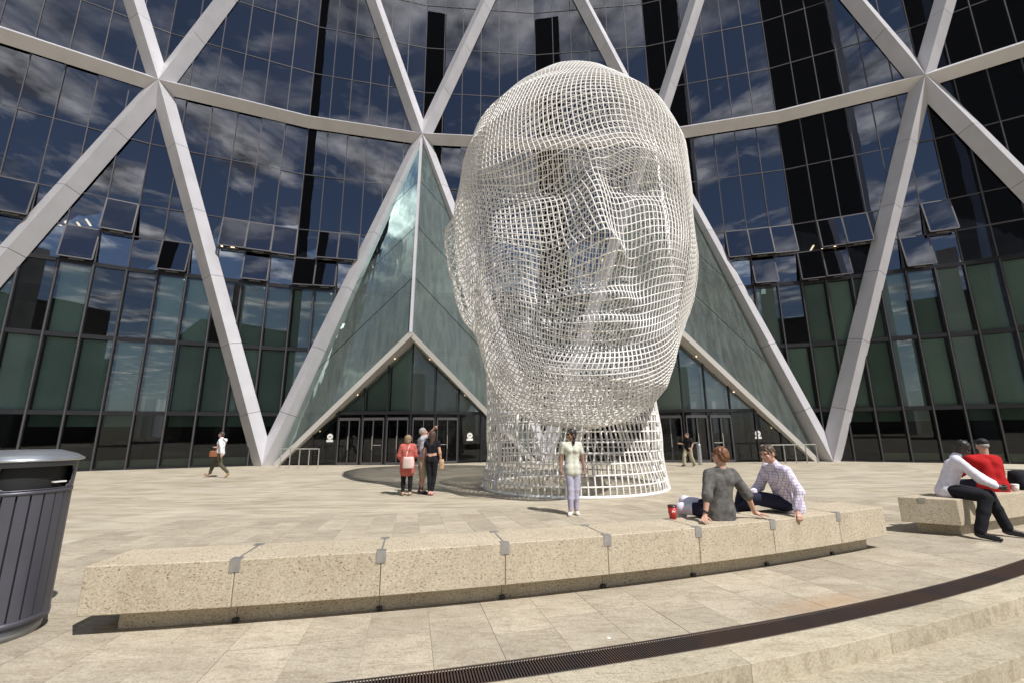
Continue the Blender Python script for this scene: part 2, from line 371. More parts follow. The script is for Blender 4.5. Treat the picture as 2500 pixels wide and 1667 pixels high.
# second bench (right), straight run
def quad_block(P, z0, z1): return MB().prism(P, z0, z1)
b2 = thing('stone_bench', 'granite bench at the right edge with its short end in shade', 'bench', (7.5, 7.6, 0), group='curved granite benches on the plaza')
Fd = Vector((.927, .375)); Fn = Vector((.375, -.927)); f1 = Vector((6.88, 7.14)); bb = Vector((6.27, 7.50)); 
lens = [1.15, 1.15, 1.15, 1.15]; x0 = 0
for i, L in enumerate(lens):
    a = f1+Fd*(x0+.004); b = f1+Fd*(x0+L-.004); c = b-Fn*.60; d = (bb+Fd*.0 if i == 0 else a-Fn*.60)
    quad_block([a[:], b[:], c[:], d[:]], .17, .55).build('stone_block', M_bench, b2, bevel=.006)
    a2 = a+Fd*(.2 if i == 0 else 0)-Fn*.12; b_ = b-Fn*.12; c2 = c+Fn*.12; d2 = (d+Fd*.25+Fn*.08 if i == 0 else d+Fn*.12)
    quad_block([a2[:], b_[:], c2[:], d2[:]], .002, .168).build('plinth_block', M_bench, b2)
    if i:
        q = f1+Fd*x0
        MB().beam((*(q+Fn*.003), .5), (*(q+Fn*.003), .554), (*Fd, 0), .085, .006).build('metal_bracket', M_brack, b2)
    x0 += L
eN = Vector((-(f1-bb).y, (f1-bb).x)).normalized(); eN = -eN if eN.y > 0 else eN
q = bb+(f1-bb)*.42; ed = (f1-bb).normalized()
MB().beam((*(q+eN*.003), .495), (*(q+eN*.003), .554), (*ed, 0), .085, .006).build('metal_bracket', M_brack, b2)

# ------------------------------------------------------------------ office tower
CX, CY, R0 = 1.878, -20.153, 46.87
FC = [-55, -46, -37.1, -27.7, -18.3, -9.615, -.05, 9.51, 18.7, 27.5, 36.9, 45.8, 55]
def cp(a, z, R=R0):
    f = max(i for i in range(12) if FC[i] <= a or i == 0); h = (FC[f+1]-FC[f])/2; m = FC[f]+h
    Rr = R0*cos(rad(h))/cos(rad(a-m)); o = R-R0
    return Vector((CX+Rr*sin(rad(a))+o*sin(rad(m)), CY+Rr*cos(rad(a))+o*cos(rad(m)), z))
def chord(f, k, z, o=0, n=6):
    A, B = (Vector((CX+R0*sin(rad(FC[i])), CY+R0*cos(rad(FC[i])), 0)) for i in (f, f+1))
    m = rad((FC[f]+FC[f+1])/2); p = A.lerp(B, k/n)+Vector((sin(m), cos(m), 0))*o; p.z = z; return p
tower = thing('office_tower', 'curved glass office tower with white diagonal steel grid and glass entrance canopies', 'building', (CX, CY+R0, 0))
AB = -30.704; DA = 1.484
ZR = [0.06, 2.70]+[2.70+3.668*k for k in range(1, 12)]
def glass_box(z0, z1, m, a0=0.02, a1=DA-.02):
    mb = MB(); P = [cp(a0, 0, R0+.06), cp(a1, 0, R0+.06), cp(a1, 0, R0+.08), cp(a0, 0, R0+.08)]
    V = [(p.x-CX, p.y-CY, z) for z in (z0, z1) for p in P]
    return mb.add(V, [(0,3,2,1),(4,5,6,7),(0,1,5,4),(1,2,6,5),(2,3,7,6),(3,0,4,7)])

NFAC = range(0, 12)
BOX8 = [(0,3,2,1),(4,5,6,7),(0,1,5,4),(1,2,6,5),(2,3,7,6),(3,0,4,7)]
def fbox(f, k0, k1, z0, z1, o0, o1, e=0.0):
    """box on facet f between sixths k0..k1, heights z0..z1, offsets o0..o1 (outwards from the street)"""
    P = [chord(f, k0, 0, o0), chord(f, k1, 0, o0), chord(f, k1, 0, o1), chord(f, k0, 0, o1)]
    t = (P[1]-P[0]).normalized()
    if k0 == 0 and k1 == 6: P = [P[0]-t*.0807*o0, P[1]+t*.0807*o0, P[2]+t*.0807*o1, P[3]-t*.0807*o1]   # mitred corners
    P = [P[0]+t*e, P[1]-t*e, P[2]-t*e, P[3]+t*e]
    return [(p.x, p.y, z) for z in (z0, z1) for p in P]
def local(V, f, k):
    p = chord(f, k, 0); a = rad((FC[f]+FC[f+1])/2); c_, s_ = cos(a), sin(a)
    return [((x-p.x)*c_-(y-p.y)*s_, (x-p.x)*s_+(y-p.y)*c_, z) for x, y, z in V]
def place(name, me, f, k, par=None):
    o = link(name, me); o.location = chord(f, k, 0); o.rotation_euler = (0, 0, -rad((FC[f]+FC[f+1])/2)); o.parent = par or tower; o.matrix_parent_inverse = wm(par or tower).inverted(); return o
stuff = MB(); npane = 0
openw = {(2,2,'u'),(2,5,'u'),(2,4,'l'),(3,1,'l'),(3,3,'u'),(3,4,'u'),(3,5,'u'),(3,4,'l'),(4,1,'u'),(4,2,'u'),(4,0,'l'),(4,1,'l'),
         (7,3,'u'),(7,4,'u'),(7,5,'u'),(7,4,'l'),(8,1,'u'),(8,2,'u'),(8,0,'l'),(8,1,'l'),(8,4,'l'),(8,5,'u')}
zm = (ZR[3]+ZR[4])/2
for r in range(len(ZR)-1):
    z0, z1 = ZR[r]+.03, ZR[r+1]-.03; mat_ = M_glassg if r == 0 else M_glasslo if r < 3 else M_glass
    segs = [('f', z0, z1)] if r != 3 else [('l', z0, zm-.03), ('u', zm+.03, z1)]
    for sname, a_, b_ in segs:
        for f in NFAC:
            me = None
            for k in range(6):
                if (f, k, sname) in openw: continue
                V = fbox(f, k, k+1, a_, b_, .06, .08, .02)
                if 2 <= f <= 9 and npane < 296 and r < 6:
                    if me is None: me = mesh('glass_pane', local(V, f, k), BOX8); me.materials.append(mat_)
                    o = place('glass_pane', me, f, k); npane += 1
                    o.rotation_euler = (rad(random.uniform(-.12, .12)), 0, o.rotation_euler[2]+rad(random.uniform(-.10, .10)))
                else: stuff.add(V, BOX8)
o = stuff.build('glass_panes', M_glass, tower); tag(o, kind='stuff')
# open awning windows: hinged at the top, pushed out at the bottom
for f, k, s_ in sorted(openw):
    z1 = (ZR[4]-.05) if s_ == 'u' else zm-.02; hgt = 1.80 if s_ == 'u' else 1.76
    ang = rad(random.uniform(9, 12)); am = (FC[f]+FC[f+1])/2; nrm = Vector((-sin(rad(am)), -cos(rad(am)), 0)); tan = Vector((cos(rad(am)), -sin(rad(am)), 0))
    top = chord(f, k+.5, z1, -.03); dn = (nrm*sin(ang)+Vector((0, 0, -1))*cos(ang)); out = (nrm*cos(ang)+Vector((0, 0, 1))*sin(ang))
    hw = (chord(f, 1, 0)-chord(f, 0, 0)).length/2-.012
    fr = MB(); c00, c10, c11, c01 = top-tan*hw, top+tan*hw, top+tan*hw+dn*hgt, top-tan*hw+dn*hgt
    for p, q in ((c00, c10), (c10, c11), (c11, c01), (c01, c00)): fr.beam(p, q, out, .05, .06)
    f_ = fr.build('awning_window', M_mull, tower)
    V = [c00, c10, c11, c01]+[p-out*.02 for p in (c00, c10, c11, c01)]
    MB().add([p+out*.015 for p in V], [(3,2,1,0),(4,5,6,7),(0,1,5,4),(1,2,6,5),(2,3,7,6),(3,0,4,7)]).build('glass_pane', M_glass, f_)
    MB().beam(c01-out*.06+nrm*-.22+tan*.35, c11-out*.06+nrm*-.22-tan*.35, out, .03, .05).build('opener_bar', M_rail, f_)
def ring_piece(mb, a0, a1, Ra, Rb, z0, z1, n=0, fr=None):
    for f in (fr or NFAC):
        mb.add(fbox(f, 0, 6, z0, z1, Ra-R0, Rb-R0), BOX8)
    return mb
meshes = {}
for f in NFAC:
    for k in range(6):
        if not meshes:
            def mk(w, z0, z1, o0, o1, m, nm):
                me = mesh(nm, [(x, y, z) for z in (z0, z1) for x, y in ((-w, o0), (w, o0), (w, o1), (-w, o1))], BOX8); me.materials.append(m); return me
            meshes = dict(lo=mk(.052, 0, 10.0, -.03, .16, M_mulld, 'mullion'), hi=mk(.022, 10.0, 43, .02, .12, M_mull, 'mullion'), cap=mk(.024, 0, 10.0, -.05, -.031, M_mull, 'mullion_cap'))
        a = place('mullion', meshes['lo'], f, k); place('mullion', meshes['hi'], f, k)
        place('mullion_cap', meshes['cap'], f, k, a)
aL, aR = 0, 0
for q, z in enumerate(ZR[1:]):
    h_ = .10 if q < 3 else .022
    ring_piece(MB(), 0, 0, R0-(.02 if q < 3 else -.03), R0+(.15 if q < 3 else .11), z-h_, z+h_).build('transom', M_mulld if q < 3 else M_mull, tower)
ring_piece(MB(), 0, 0, R0+.01, R0+.13, zm-.03, zm+.03).build('transom', M_mull, tower)
ring_piece(MB(), 0, 0, R0-.03, R0+.15, 0, .09).build('base_sill', M_mulld, tower)
def panel(f, k0, k1, z0, z1, o, m, name='spandrel_panel'):
    return MB().add(fbox(f, k0, k1, z0, z1, o, o+.03), BOX8).build(name, m, tower)
for f in range(1, 11):
    for k in range(6):
        i = f*6+k
        for r in (1, 2):
            if r == 2 and (random.random() < .10 or (f, k) in ((2, 5), (3, 0))): continue
            panel(f, k+.07, k+.93, ZR[r]+.12, ZR[r+1]-.12, .35, M_green)
        if i not in (11, 15, 19, 40, 47, 52): panel(f, k+.05, k+.95, 2.05, 2.60, .35, M_green)
        if (f == 2 and k >= 2) or (f == 3 and k < 5) or f == 9 or (f == 8 and k > 1): panel(f, k+.07, k+.95, .10, .46, .22, M_sill, 'low_panel')
# interior
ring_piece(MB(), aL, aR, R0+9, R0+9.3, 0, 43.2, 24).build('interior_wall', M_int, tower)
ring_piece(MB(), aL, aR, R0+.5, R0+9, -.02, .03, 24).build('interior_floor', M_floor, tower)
for k in range(5, 12):
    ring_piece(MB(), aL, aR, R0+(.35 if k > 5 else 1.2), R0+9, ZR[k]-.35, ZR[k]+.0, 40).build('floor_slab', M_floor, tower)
ring_piece(MB(), aL, aR, R0-.05, R0+9.3, ZR[-1]+.05, ZR[-1]+.6, 30).build('roof_slab', M_floor, tower)
for k in (3, 4):
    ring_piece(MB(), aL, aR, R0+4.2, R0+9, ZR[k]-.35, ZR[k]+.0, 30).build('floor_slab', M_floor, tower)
for q in range(5, 12):
    for f in range(1, 7):
        for k in range(6):
            if random.random() < .40:
                zt = ZR[min(q+1, 12)]-.45; hh = random.choice((.5, .9, 1.3, 2.2)); panel(f, k+.08, k+.92, zt-hh, zt, .45, M_blind, 'window_blind')
for _ in range(120):
    a = random.uniform(-33, 33); z = random.choice((12.9, 16.6, 20.3, 20.3))+random.uniform(-.2, .1); Ra = R0+random.uniform(.5, 2.4)
    MB().beam(cp(a, z, Ra), cp(a, z, Ra+.9), (1, 0, 0), .08, .05).build('ceiling_lamp', M_lamp, tower)
for f, k, z in ((2, .6, 28.9), (2, 1.3, 28.4), (5, 1.1, 24.6)):  # bright window reflections put in as glowing panels
    panel(f, k, k+.5, z, z+1.1, .3, M_winrefl, 'window_reflection')

# diagrid beams: V shaped section with the ridge pointing outwards
def vbeam(a0, z0, a1, z1, w=1.0, joints=True, n_mid=0, name='diagrid_beam'):
    pts = []
    par = link(name, bpy.data.meshes.new(name), None, tower) if False else None
    A = cp(a0, z0); B = cp(a1, z1)
    def sect(t, curved=False):
        a = a0+(a1-a0)*t; z = z0+(z1-z0)*t
        c = A.lerp(B, t); n = Vector((CX-c.x, CY-c.y, 0)).normalized()
        d = (B-A).normalized(); s = d.cross(n).normalized()
        return c+n*.58, c+n*.02+s*w/2, c+n*.02-s*w/2, c-n*.03
    ts = [0, 1]
    if joints and abs(z1-z0) > 3: ts = sorted({0, 1}|{(z-z0)/(z1-z0) for z in ZR[1:] if 0.04 < (z-z0)/(z1-z0) < .96})
    core = MB()
    s0, s1 = sect(0), sect(1)
    sh = lambda s: [s[3]+(p-s[3])*.93 for p in s[:3]]
    core.add(sh(s0)+sh(s1), [(0,1,4,3),(0,3,5,2),(1,2,5,4),(0,2,1),(3,4,5)])
    root = core.build(name, M_core, tower)
    L = (B-A).length
    for k in range(len(ts)-1):
        e = .012/L
        p, q = sect(ts[k]+(e if k else 0)), sect(ts[k+1]-(e if k < len(ts)-2 else 0))
        mb = MB().add([p[0], p[1], p[2], q[0], q[1], q[2]], [(0,1,4,3),(0,3,5,2),(1,2,5,4),(0,2,1),(3,4,5)])
        mb.build('cladding_panel', M_clad, root)
    return root
NA = [-46, -27.7, -9.615, 9.51, 27.5, 45.8]; GA = [-37.3, -18.9, -.05, 18.77, 37.0]; HN = 21.04; HU = HN*2
for k, ga in enumerate(GA):
    vbeam(NA[k], HN, ga, 0); vbeam(NA[k+1], HN, ga, 0)
    vbeam(NA[k], HN, ga, HU); vbeam(NA[k+1], HN, ga, HU)
    bend = FC[FC.index(NA[k])+1]
    vbeam(NA[k], HN, bend, HN, joints=False, w=.92); vbeam(bend, HN, NA[k+1], HN, joints=False, w=.92)
# glass canopies under nodes 2 and 3
def tri_panes(par, A, B, C, n, m, name='glass_panel', th=.025):
    """triangle A (apex) B C, split by lines parallel to BC, then by columns"""
    nrm = (B-A).cross(C-A).normalized(); nrm = -nrm if nrm.y > 0 else nrm
    for i in range(n):
        t0, t1 = i/n+(.002 if i else 0), (i+1)/n-.002
        P = [A.lerp(B, t0), A.lerp(B, t1), A.lerp(C, t1), A.lerp(C, t0)]
        V = P+[p-nrm*th for p in P]
        MB().add(V, [(0,1,2,3),(7,6,5,4),(0,4,5,1),(1,5,6,2),(2,6,7,3),(3,7,4,0)]).build(name, m, par)
doors_info = []
for ni, (gl_, gr_) in ((2, (-18.98, -.05)), (3, (-.05, 18.77))):
    can = MB(); N = cp(NA[ni], HN-.25, R0-.42); P = cp(NA[ni]+(.25 if ni == 2 else -.2), 6.95, R0-2.95); GL, GR = cp(gl_+.75, 0.02, R0-.25), cp(gr_-.75, 0.02, R0-.25)
    ridge = MB().beam(N, P, (1, 0, 0), .16, .14).build('entrance_canopy', M_clad, tower)
    tri_panes(ridge, N, P, GL, 4, M_glass2); tri_panes(ridge, N, P, GR, 4, M_glass2)
    for G in (GL, GR):   # lower edge beam: slim front face and a wide soffit
        d = (G-P).normalized(); back = Vector((0, 1, 0)); up = Vector((0, 0, 1))
        perp = d.cross(back).normalized(); perp = perp if perp.z > 0 else -perp
        def sec(c): return [c+perp*.10-back*.05, c-perp*.16-back*.05, c-perp*.34+back*.95, c+perp*.02+back*.95]
        V = sec(P)+sec(G-Vector((0, 0, .0)))
        MB().add(V, [(3,2,1,0),(4,5,6,7),(0,1,5,4),(1,2,6,5),(2,3,7,6),(3,0,4,7)]).build('edge_beam', M_soffit, ridge)
        for t in (.16, .3, .44, .58, .72):
            c = P.lerp(G, t)-perp*.262+back*.45; MB().bar(c, c-perp*.02, .035, 8).build('soffit_lamp', M_lamp if t != .3 else M_mulld, ridge)
    # vestibule walls
    Mv = P+Vector((0, .75, 0)); Mv.z = 0
    for side, G in (('l', GL), ('r', GR)):
        G0 = Vector((G.x, G.y+.1, 0)); dw = (G0-Mv); Lw = dw.length; dw = dw.normalized(); nf = Vector((-dw.y, dw.x, 0)); nf = -nf if nf.y > 0 else nf
        ztop = lambda s_: 6.55*(1-s_/Lw)
        wall = MB().beam(Mv+Vector((0, 0, 2.72)), Mv+dw*(Lw*(1-2.72/6.55))+Vector((0, 0, 2.72)), (0, 0, 1), .16, .14).build('vestibule_wall', M_mulld, tower)
        s_ = 0; stepw = 1.32
        while s_ < Lw-.5:
            zt = ztop(s_); MB().beam(Mv+dw*s_, Mv+dw*s_+Vector((0, 0, zt)), dw, .07, .12).build('mullion', M_mulld, wall)
            e = min(s_+stepw, Lw-.05); za, zb_ = ztop(s_), ztop(e)
            a_, b_ = Mv+dw*(s_+.04), Mv+dw*(e-.04)
            def pane(z00, z01, z10, z11, m, nm, off=0):
                V = [a_-nf*off+Vector((0,0,z00)), b_-nf*off+Vector((0,0,z10)), b_-nf*off+Vector((0,0,z11)), a_-nf*off+Vector((0,0,z01))]
                V += [v-nf*.02 for v in V]
                MB().add(V, [(0,1,2,3),(7,6,5,4),(0,4,5,1),(1,5,6,2),(2,6,7,3),(3,7,4,0)]).build(nm, m, wall)
            pane(.08, min(2.62, za), .08, max(.1, min(2.62, zb_)), M_glassg, 'glass_pane')
            if za > 2.9:
                pane(2.80, za, 2.80, max(2.82, zb_), M_glasslo, 'glass_pane'); pane(2.80, za, 2.80, max(2.82, zb_), M_green, 'spandrel_panel', .5)
            s_ += stepw
        # doors
        for k in range(3 if side == 'l' else 2):
            s0 = .12+k*1.32; a_, b_ = Mv+dw*s0+nf*.08, Mv+dw*(s0+1.12)+nf*.08
            dr_ = MB()
            for q0, q1 in ((a_, a_+Vector((0,0,2.4))), (b_, b_+Vector((0,0,2.4))), (a_.lerp(b_, .5), a_.lerp(b_, .5)+Vector((0,0,2.4)))): dr_.beam(q0, q1, dw, .05, .05)
            dr_.beam(a_+Vector((0,0,2.4)), b_+Vector((0,0,2.4)), (0,0,1), .14, .05); dr_.beam(a_+Vector((0,0,.08)), b_+Vector((0,0,.08)), (0,0,1), .12, .05)
            dd = dr_.build('door', M_mull, wall)
            c = a_.lerp(b_, .5)+nf*.06
            if k == 1 or side == 'r': MB().beam(a_.lerp(b_, .06)+nf*.05+Vector((0,0,1.02)), a_.lerp(b_, .46)+nf*.05+Vector((0,0,1.02)), (0,0,1), .035, .03).build('push_bar', M_rail, dd)
            MB().beam(c+Vector((0,0,.8)), c+Vector((0,0,1.5)), dw, .03, .03).build('handle', M_rail, dd)
        # round notice on the glass beside the doors
        if (ni, side) in ((2, 'l'), (3, 'r'), (2, 'r')):
            s0 = 4.35 if side == 'l' else 4.0 if ni == 3 else 3.3
            c = Mv+dw*s0+nf*.03+Vector((0,0,1.42)); sg = MB().bar(c+Vector((0,0,.06)), c+nf*.012+Vector((0,0,.06)), .16, 20); sg.beam(c+Vector((0,0,-.16)), c+Vector((0,0,-.16))+nf*.012, dw, .36, .12)
            g_ = sg.build('notice', M_white, wall)
            MB().beam(c+nf*.014+Vector((0,0,.06))-dw*.08, c+nf*.014+Vector((0,0,.06))+dw*.08, (0,0,1), .03, .004).build('cigarette_symbol', M_mulld, g_)

# towers across the street: seen only as reflections in the facade
M_tdark = simple('dark_granite_cladding', (.016, .015, .015), .35, 0, .2, .2)
M_tblue = simple('blue_spandrel_glass', (.075, .10, .17), .3, 0, .1, .1, spec=.8)
tw = thing('dark_office_block', 'tall dark office block with blue glass strips, mirrored in the right half of the glass', 'building', (-90, -300, 0))
MB().box(-200, -6.0, -345, -285, -1.2, 380).build('tower_body', M_tdark, tw)
for k in range(3): MB().box(-60-25*k, -56-25*k, -285, -284.9, 0, 370).build('glass_strip', M_tblue, tw)
tw2 = thing('stepped_office_block', 'lower stone office block mirrored in the lower left glass', 'building', (40, -150, 0))
M_tpale = simple('pale_stone_cladding', (.26, .26, .26), .6, 0, .2, .2)
MB().box(12, 46, -190, -150, -1.2, 46).build('tower_body', M_tdark, tw2); MB().box(22, 27, -152, -149.9, -1.2, 62).build('stair_tower', M_tpale, tw2)
MB().box(50, 95, -180, -140, -1.2, 30).build('annex', M_tpale, tw2)

# handrails, bollard
def handrail(label, a, b, nposts):
    a = Vector(a); b = Vector(b); t = thing('handrail', label, 'railing', a, group='low steel handrails beside the canopy feet')
    MB().beam(a+Vector((0,0,.92)), b+Vector((0,0,.92)), (0,0,1), .05, .07).build('top_rail', M_rail, t)
    for k in range(nposts):
        c = a.lerp(b, k/(nposts-1)); MB().bar(c, c+Vector((0,0,.9)), .024, 8).build('post', M_rail, t)
handrail('low steel handrail beside the left canopy foot', (-11.5, 22.3, 0), (-9.45, 21.9, 0), 5)
handrail('low steel handrail beside the right canopy foot', (12.4, 22.4, 0), (15.6, 23.1, 0), 6)
t = tag(MB().lathe([(.10, 0), (.10, .95), (.085, 1.0), (.0, 1.01)], (9.2, 22.2, 0), 14, False).build('bollard', M_metal, smooth=True), 'steel bollard standing in front of the right entrance doors', 'bollard')

# ------------------------------------------------------------------ wire head sculpture (plain generic head)
sculp = thing('wire_head_sculpture', 'giant white wire mesh head standing on an open mesh neck in the plaza', 'sculpture', (1.86, 14.1, 0))
zt_, zb_ = 14.6, 1.72
Zs = np.array([1.72, 1.9, 2.3, 2.8, 3.5, 4.6, 5.6, 7.0, 9.0, 10.6, 11.9, 13.0, 13.75, 14.15, 14.45, 14.6])
XL = np.array([1.9, .9, -.10, -.50, -.80, -1.15, -1.45, -1.78, -1.95, -1.80, -1.35, -.45, .60, 1.0, 2.0, 3.1])
XR = np.array([2.3, 3.2, 3.95, 4.45, 4.85, 5.30, 5.60, 5.95, 6.12, 6.02, 5.65, 4.95, 4.15, 4.3, 3.8, 3.2])
YF = np.array([11.6, 10.7, 10.15, 9.95, 9.95, 10.05, 10.1, 10.15, 10.2, 10.42, 11.0, 11.8, 12.35, 12.9, 13.35, 13.75])
YB = np.array([14.8, 16.0, 16.5, 16.8, 17.0, 17.3, 17.5, 17.8, 17.9, 17.7, 17.3, 16.6, 15.9, 15.0, 14.4, 13.7])
def ss(x, a, b): t = np.clip((x-a)/(b-a), 0, 1); return t*t*(3-2*t)
def g2(x, z, cx, cz, sx, sz): return np.exp(-((x-cx)/sx)**2-((z-cz)/sz)**2)
def head_pt(D):
    """unit directions (...,3) -> surface points"""
    D = D/np.linalg.norm(D, axis=-1, keepdims=True)
    ph = np.arcsin(np.clip(D[..., 2], -1, 1)); zc = 8.0
    z = np.where(ph > 0, zc+(zt_-zc)*np.sin(ph), zc+(zc-zb_)*np.sin(ph))
    rho = np.maximum(np.cos(ph), 1e-6); ux, uy = D[..., 0]/rho, D[..., 1]/rho
    rr = np.hypot(ux, uy); ux, uy = ux/np.maximum(rr, 1e-6), uy/np.maximum(rr, 1e-6)
    p = 2.25; n = (np.abs(ux)**p+np.abs(uy)**p)**(1/p); ux, uy = ux/n, uy/n
    # outline closes like a circle near the poles
    tz = (z-zb_)/(zt_-zb_)
    xl, xr, yf, yb = (np.interp(z, Zs, A) for A in (XL, XR, YF, YB))
    xc, yc = (xl+xr)/2, yf*.42+yb*.58
    hw = (xr-xl)/2; 
    x = xc+hw*ux; y = np.where(uy < 0, yc+(yc-yf)*uy, yc+(yb-yc)*uy)
    fw = ss(-uy, .15, .75)                     # front weight
    fc = 2.02; X = x-fc; d = np.zeros_like(x)
    # brow, sockets, lids
    for s in (-1, 1):
        d += .34*g2(X, z, s*1.15, 8.75, 1.0, .42)
        d -= .55*g2(X, z, s*1.22, 7.95, .85, .58)
        d += .26*g2(X, z, s*1.30, 7.50, .62, .40)
        d += .30*g2(X, z, s*2.0, 6.3, .95, .75)
        d -= .32*g2(X, z, s*1.15, 5.35, .38, .8)
        d += .34*g2(X, z, s*.55, 5.75, .28, .30)
        d -= .10*g2(X, z, s*2.1, 4.2, .7, .8)
    t = np.clip((8.6-z)/2.9, 0, 1)
    nose = (.30+1.15*t**1.15)*ss(z, 5.05, 5.95)*ss(9.3-z, 0, .9)*np.exp(-(X/(.30+.26*t))**2)
    d += nose
    d += .46*g2(X, z, 0, 4.72, .95, .26)+.42*g2(X, z, 0, 4.12, .80, .28)-.26*g2(X, z, 0, 4.43, 1.15, .14)
    d -= .30*g2(X, z, 0, 3.62, .9, .25); d += .35*g2(X, z, 0, 2.95, .9, .5)
    d -= .12*g2(X, z, 0, 5.15, .22, .3); d += .18*g2(X, z, 0, 10.8, 2.2, 1.3)
    y = y-d*fw
    # ears
    for s in (-1, 1):
        e = np.exp(-((y-13.2-.15*(z-6.6))/.62)**2-((z-6.6)/1.55)**2); rim = np.exp(-(((y-13.35)/.62)**2+((z-6.6)/1.5)**2-1)**2/.25)
        wgt = (ux*s > 0)*ss(ux*s, .5, .9)
        x = x+s*wgt*(.40*e+.22*rim)*(1 if s < 0 else .25)
    # gentle modelling of the crown
    x = x+.05*np.sin(z*1.3+y); z = z+.10*np.sin(x*1.1+1.2)*ss(z, 12.5, 14.6)
    return np.stack([x, y, z], -1)
NP_, NSMP = 45, 100
def cubedir(face, a, b):
    # equi-angular, with a smooth swirl so the wires run diagonally like woven mesh
    sw = .30*(1-a*a)*(1-b*b)
    a2, b2 = a*np.cos(sw)-b*np.sin(sw)*(1-a*a), b*np.cos(sw)+a*np.sin(sw)*(1-b*b)
    u, v = np.tan(a2*pi/4), np.tan(b2*pi/4); o = np.ones_like(u)
    return {0: (u, -o, v), 1: (-u, o, v), 2: (o, u, v), 3: (-o, -u, v), 4: (u, v, o), 5: (u, -v, -o)}[face]
Vs, Qs, nb = [], [], 0
for face in range(6):
    g_ = np.linspace(-1, 1, NP_+1); s_ = np.linspace(-1, 1, NSMP)
    for fam in (0, 1):
        A_, B_ = np.meshgrid(g_, s_, indexing='ij')
        if fam: A_, B_ = B_, A_
        a_, b_ = (A_, B_)
        P = head_pt(np.stack(cubedir(face, a_, b_), -1))
        if face == 5:  # open the underside inside the neck
            pass
        v_, q_ = tubes(P, .0175, 5); Vs.append(v_); Qs.append(q_+nb); nb += len(v_)
link('head_mesh', np_mesh('head_mesh', np.concatenate(Vs), np.concatenate(Qs)), M_white, sculp)['kind'] = 'stuff'
# neck
NC = np.array([1.86, 14.1])
def neck_pt(th, z):
    r = 2.80-.16*ss(z, 0, 1.2)-.10*ss(z, 1.2, 2.6)+.05*np.sin(3*th+z*1.4)*ss(z, .1, .8)+.10*np.sin(th*2+1)*ss(z, .3, 2)
    th2 = th+.05*np.sin(th*5+z*1.7)*ss(z, .2, 1.5)
    return np.stack([NC[0]+r*np.cos(th2), NC[1]+r*np.sin(th2), z], -1)
zz = np.linspace(0.02, 3.4, 30); th = np.linspace(0, 2*pi, 97)[:-1]
TH, ZZ = np.meshgrid(th, zz, indexing='ij'); v1, q1 = tubes(neck_pt(TH, ZZ), .024, 6)
rz_ = np.arange(.28, 3.4, .27); TH, ZZ = np.meshgrid(np.linspace(0, 2*pi, 145)[:-1], rz_); v2, q2 = tubes(neck_pt(TH, ZZ), .024, 6, True)
link('neck_mesh', np_mesh('neck_mesh', np.concatenate([v1, v2]), np.concatenate([q1, q2+len(v1)])), M_white, sculp)['kind'] = 'stuff'
TH = np.linspace(0, 2*pi, 145)[:-1][None]; v_, q_ = tubes(neck_pt(TH, TH*0+.03), .05, 8, True); link('base_ring', np_mesh('base_ring', v_, q_), M_white, sculp)
for a0, a1 in ((212, 232), (318, 330)):
    pts = [neck_pt(np.array(rad(a)), np.array(z)) for a, z in ((a0, .03), (a0, 2.1), (a1, 2.1), (a1, .03))]
    mb = MB()
    for i in range(3):
        for k in range(6):
            za, zb2 = [(.03, 2.1), (2.1, 2.1), (2.1, .03)][i]; aa, ab = [(a0, a0), (a0, a1), (a1, a1)][i]
            f = lambda u: neck_pt(np.array(rad(aa+(ab-aa)*u)), np.array(za+(zb2-za)*u)); mb.bar(f(k/6), f((k+1)/6), .042, 8)
    mb.build('gate_frame', M_white, sculp, True)

# ------------------------------------------------------------------ litter bin
BX, BY, BR = -4.37, 4.03, .345
bn = thing('litter_bin', 'dark slatted round litter bin with silver domed lid at the left edge', 'litter bin', (BX, BY, 0))
MB().lathe([(.0, 0), (BR-.035, 0), (BR-.03, .10), (.0, .10)], (BX, BY, 0), 40, False).build('base', M_binbase, bn, True)
MB().lathe([(BR-.03, .11), (BR-.03, 1.14)], (BX, BY, 0), 40, False).build('inner_liner', M_black, bn, True)
NSL = 26
for k in range(NSL):
    a0 = 2*pi*k/NSL; V = []; n = 3
    for R in (BR-.012, BR):
        for z in (.15, 1.135):
            for j in range(n+1):
                a = a0+(2*pi/NSL-.035)*j/n; V.append((BX+R*cos(a), BY+R*sin(a), z))
    I = lambda r, z, j: (r*2+z)*(n+1)+j
    Fc = []
    for j in range(n): Fc += [(I(1,0,j), I(1,0,j+1), I(1,1,j+1), I(1,1,j)), (I(0,0,j), I(0,1,j), I(0,1,j+1), I(0,0,j+1)), (I(0,0,j), I(0,0,j+1), I(1,0,j+1), I(1,0,j)), (I(0,1,j), I(1,1,j), I(1,1,j+1), I(0,1,j+1))]
    Fc += [(I(0,0,0), I(1,0,0), I(1,1,0), I(0,1,0)), (I(0,0,n), I(0,1,n), I(1,1,n), I(1,0,n))]
    MB().add(V, Fc).build('slat', M_binbody, bn)
for z0, z1 in ((.10, .15), (1.135, 1.165)):
    MB().lathe([(BR-.02, z0), (BR+.004, z0), (BR+.004, z1), (BR-.02, z1)], (BX, BY, 0), 48, False).build('band', M_binbody, bn, True)
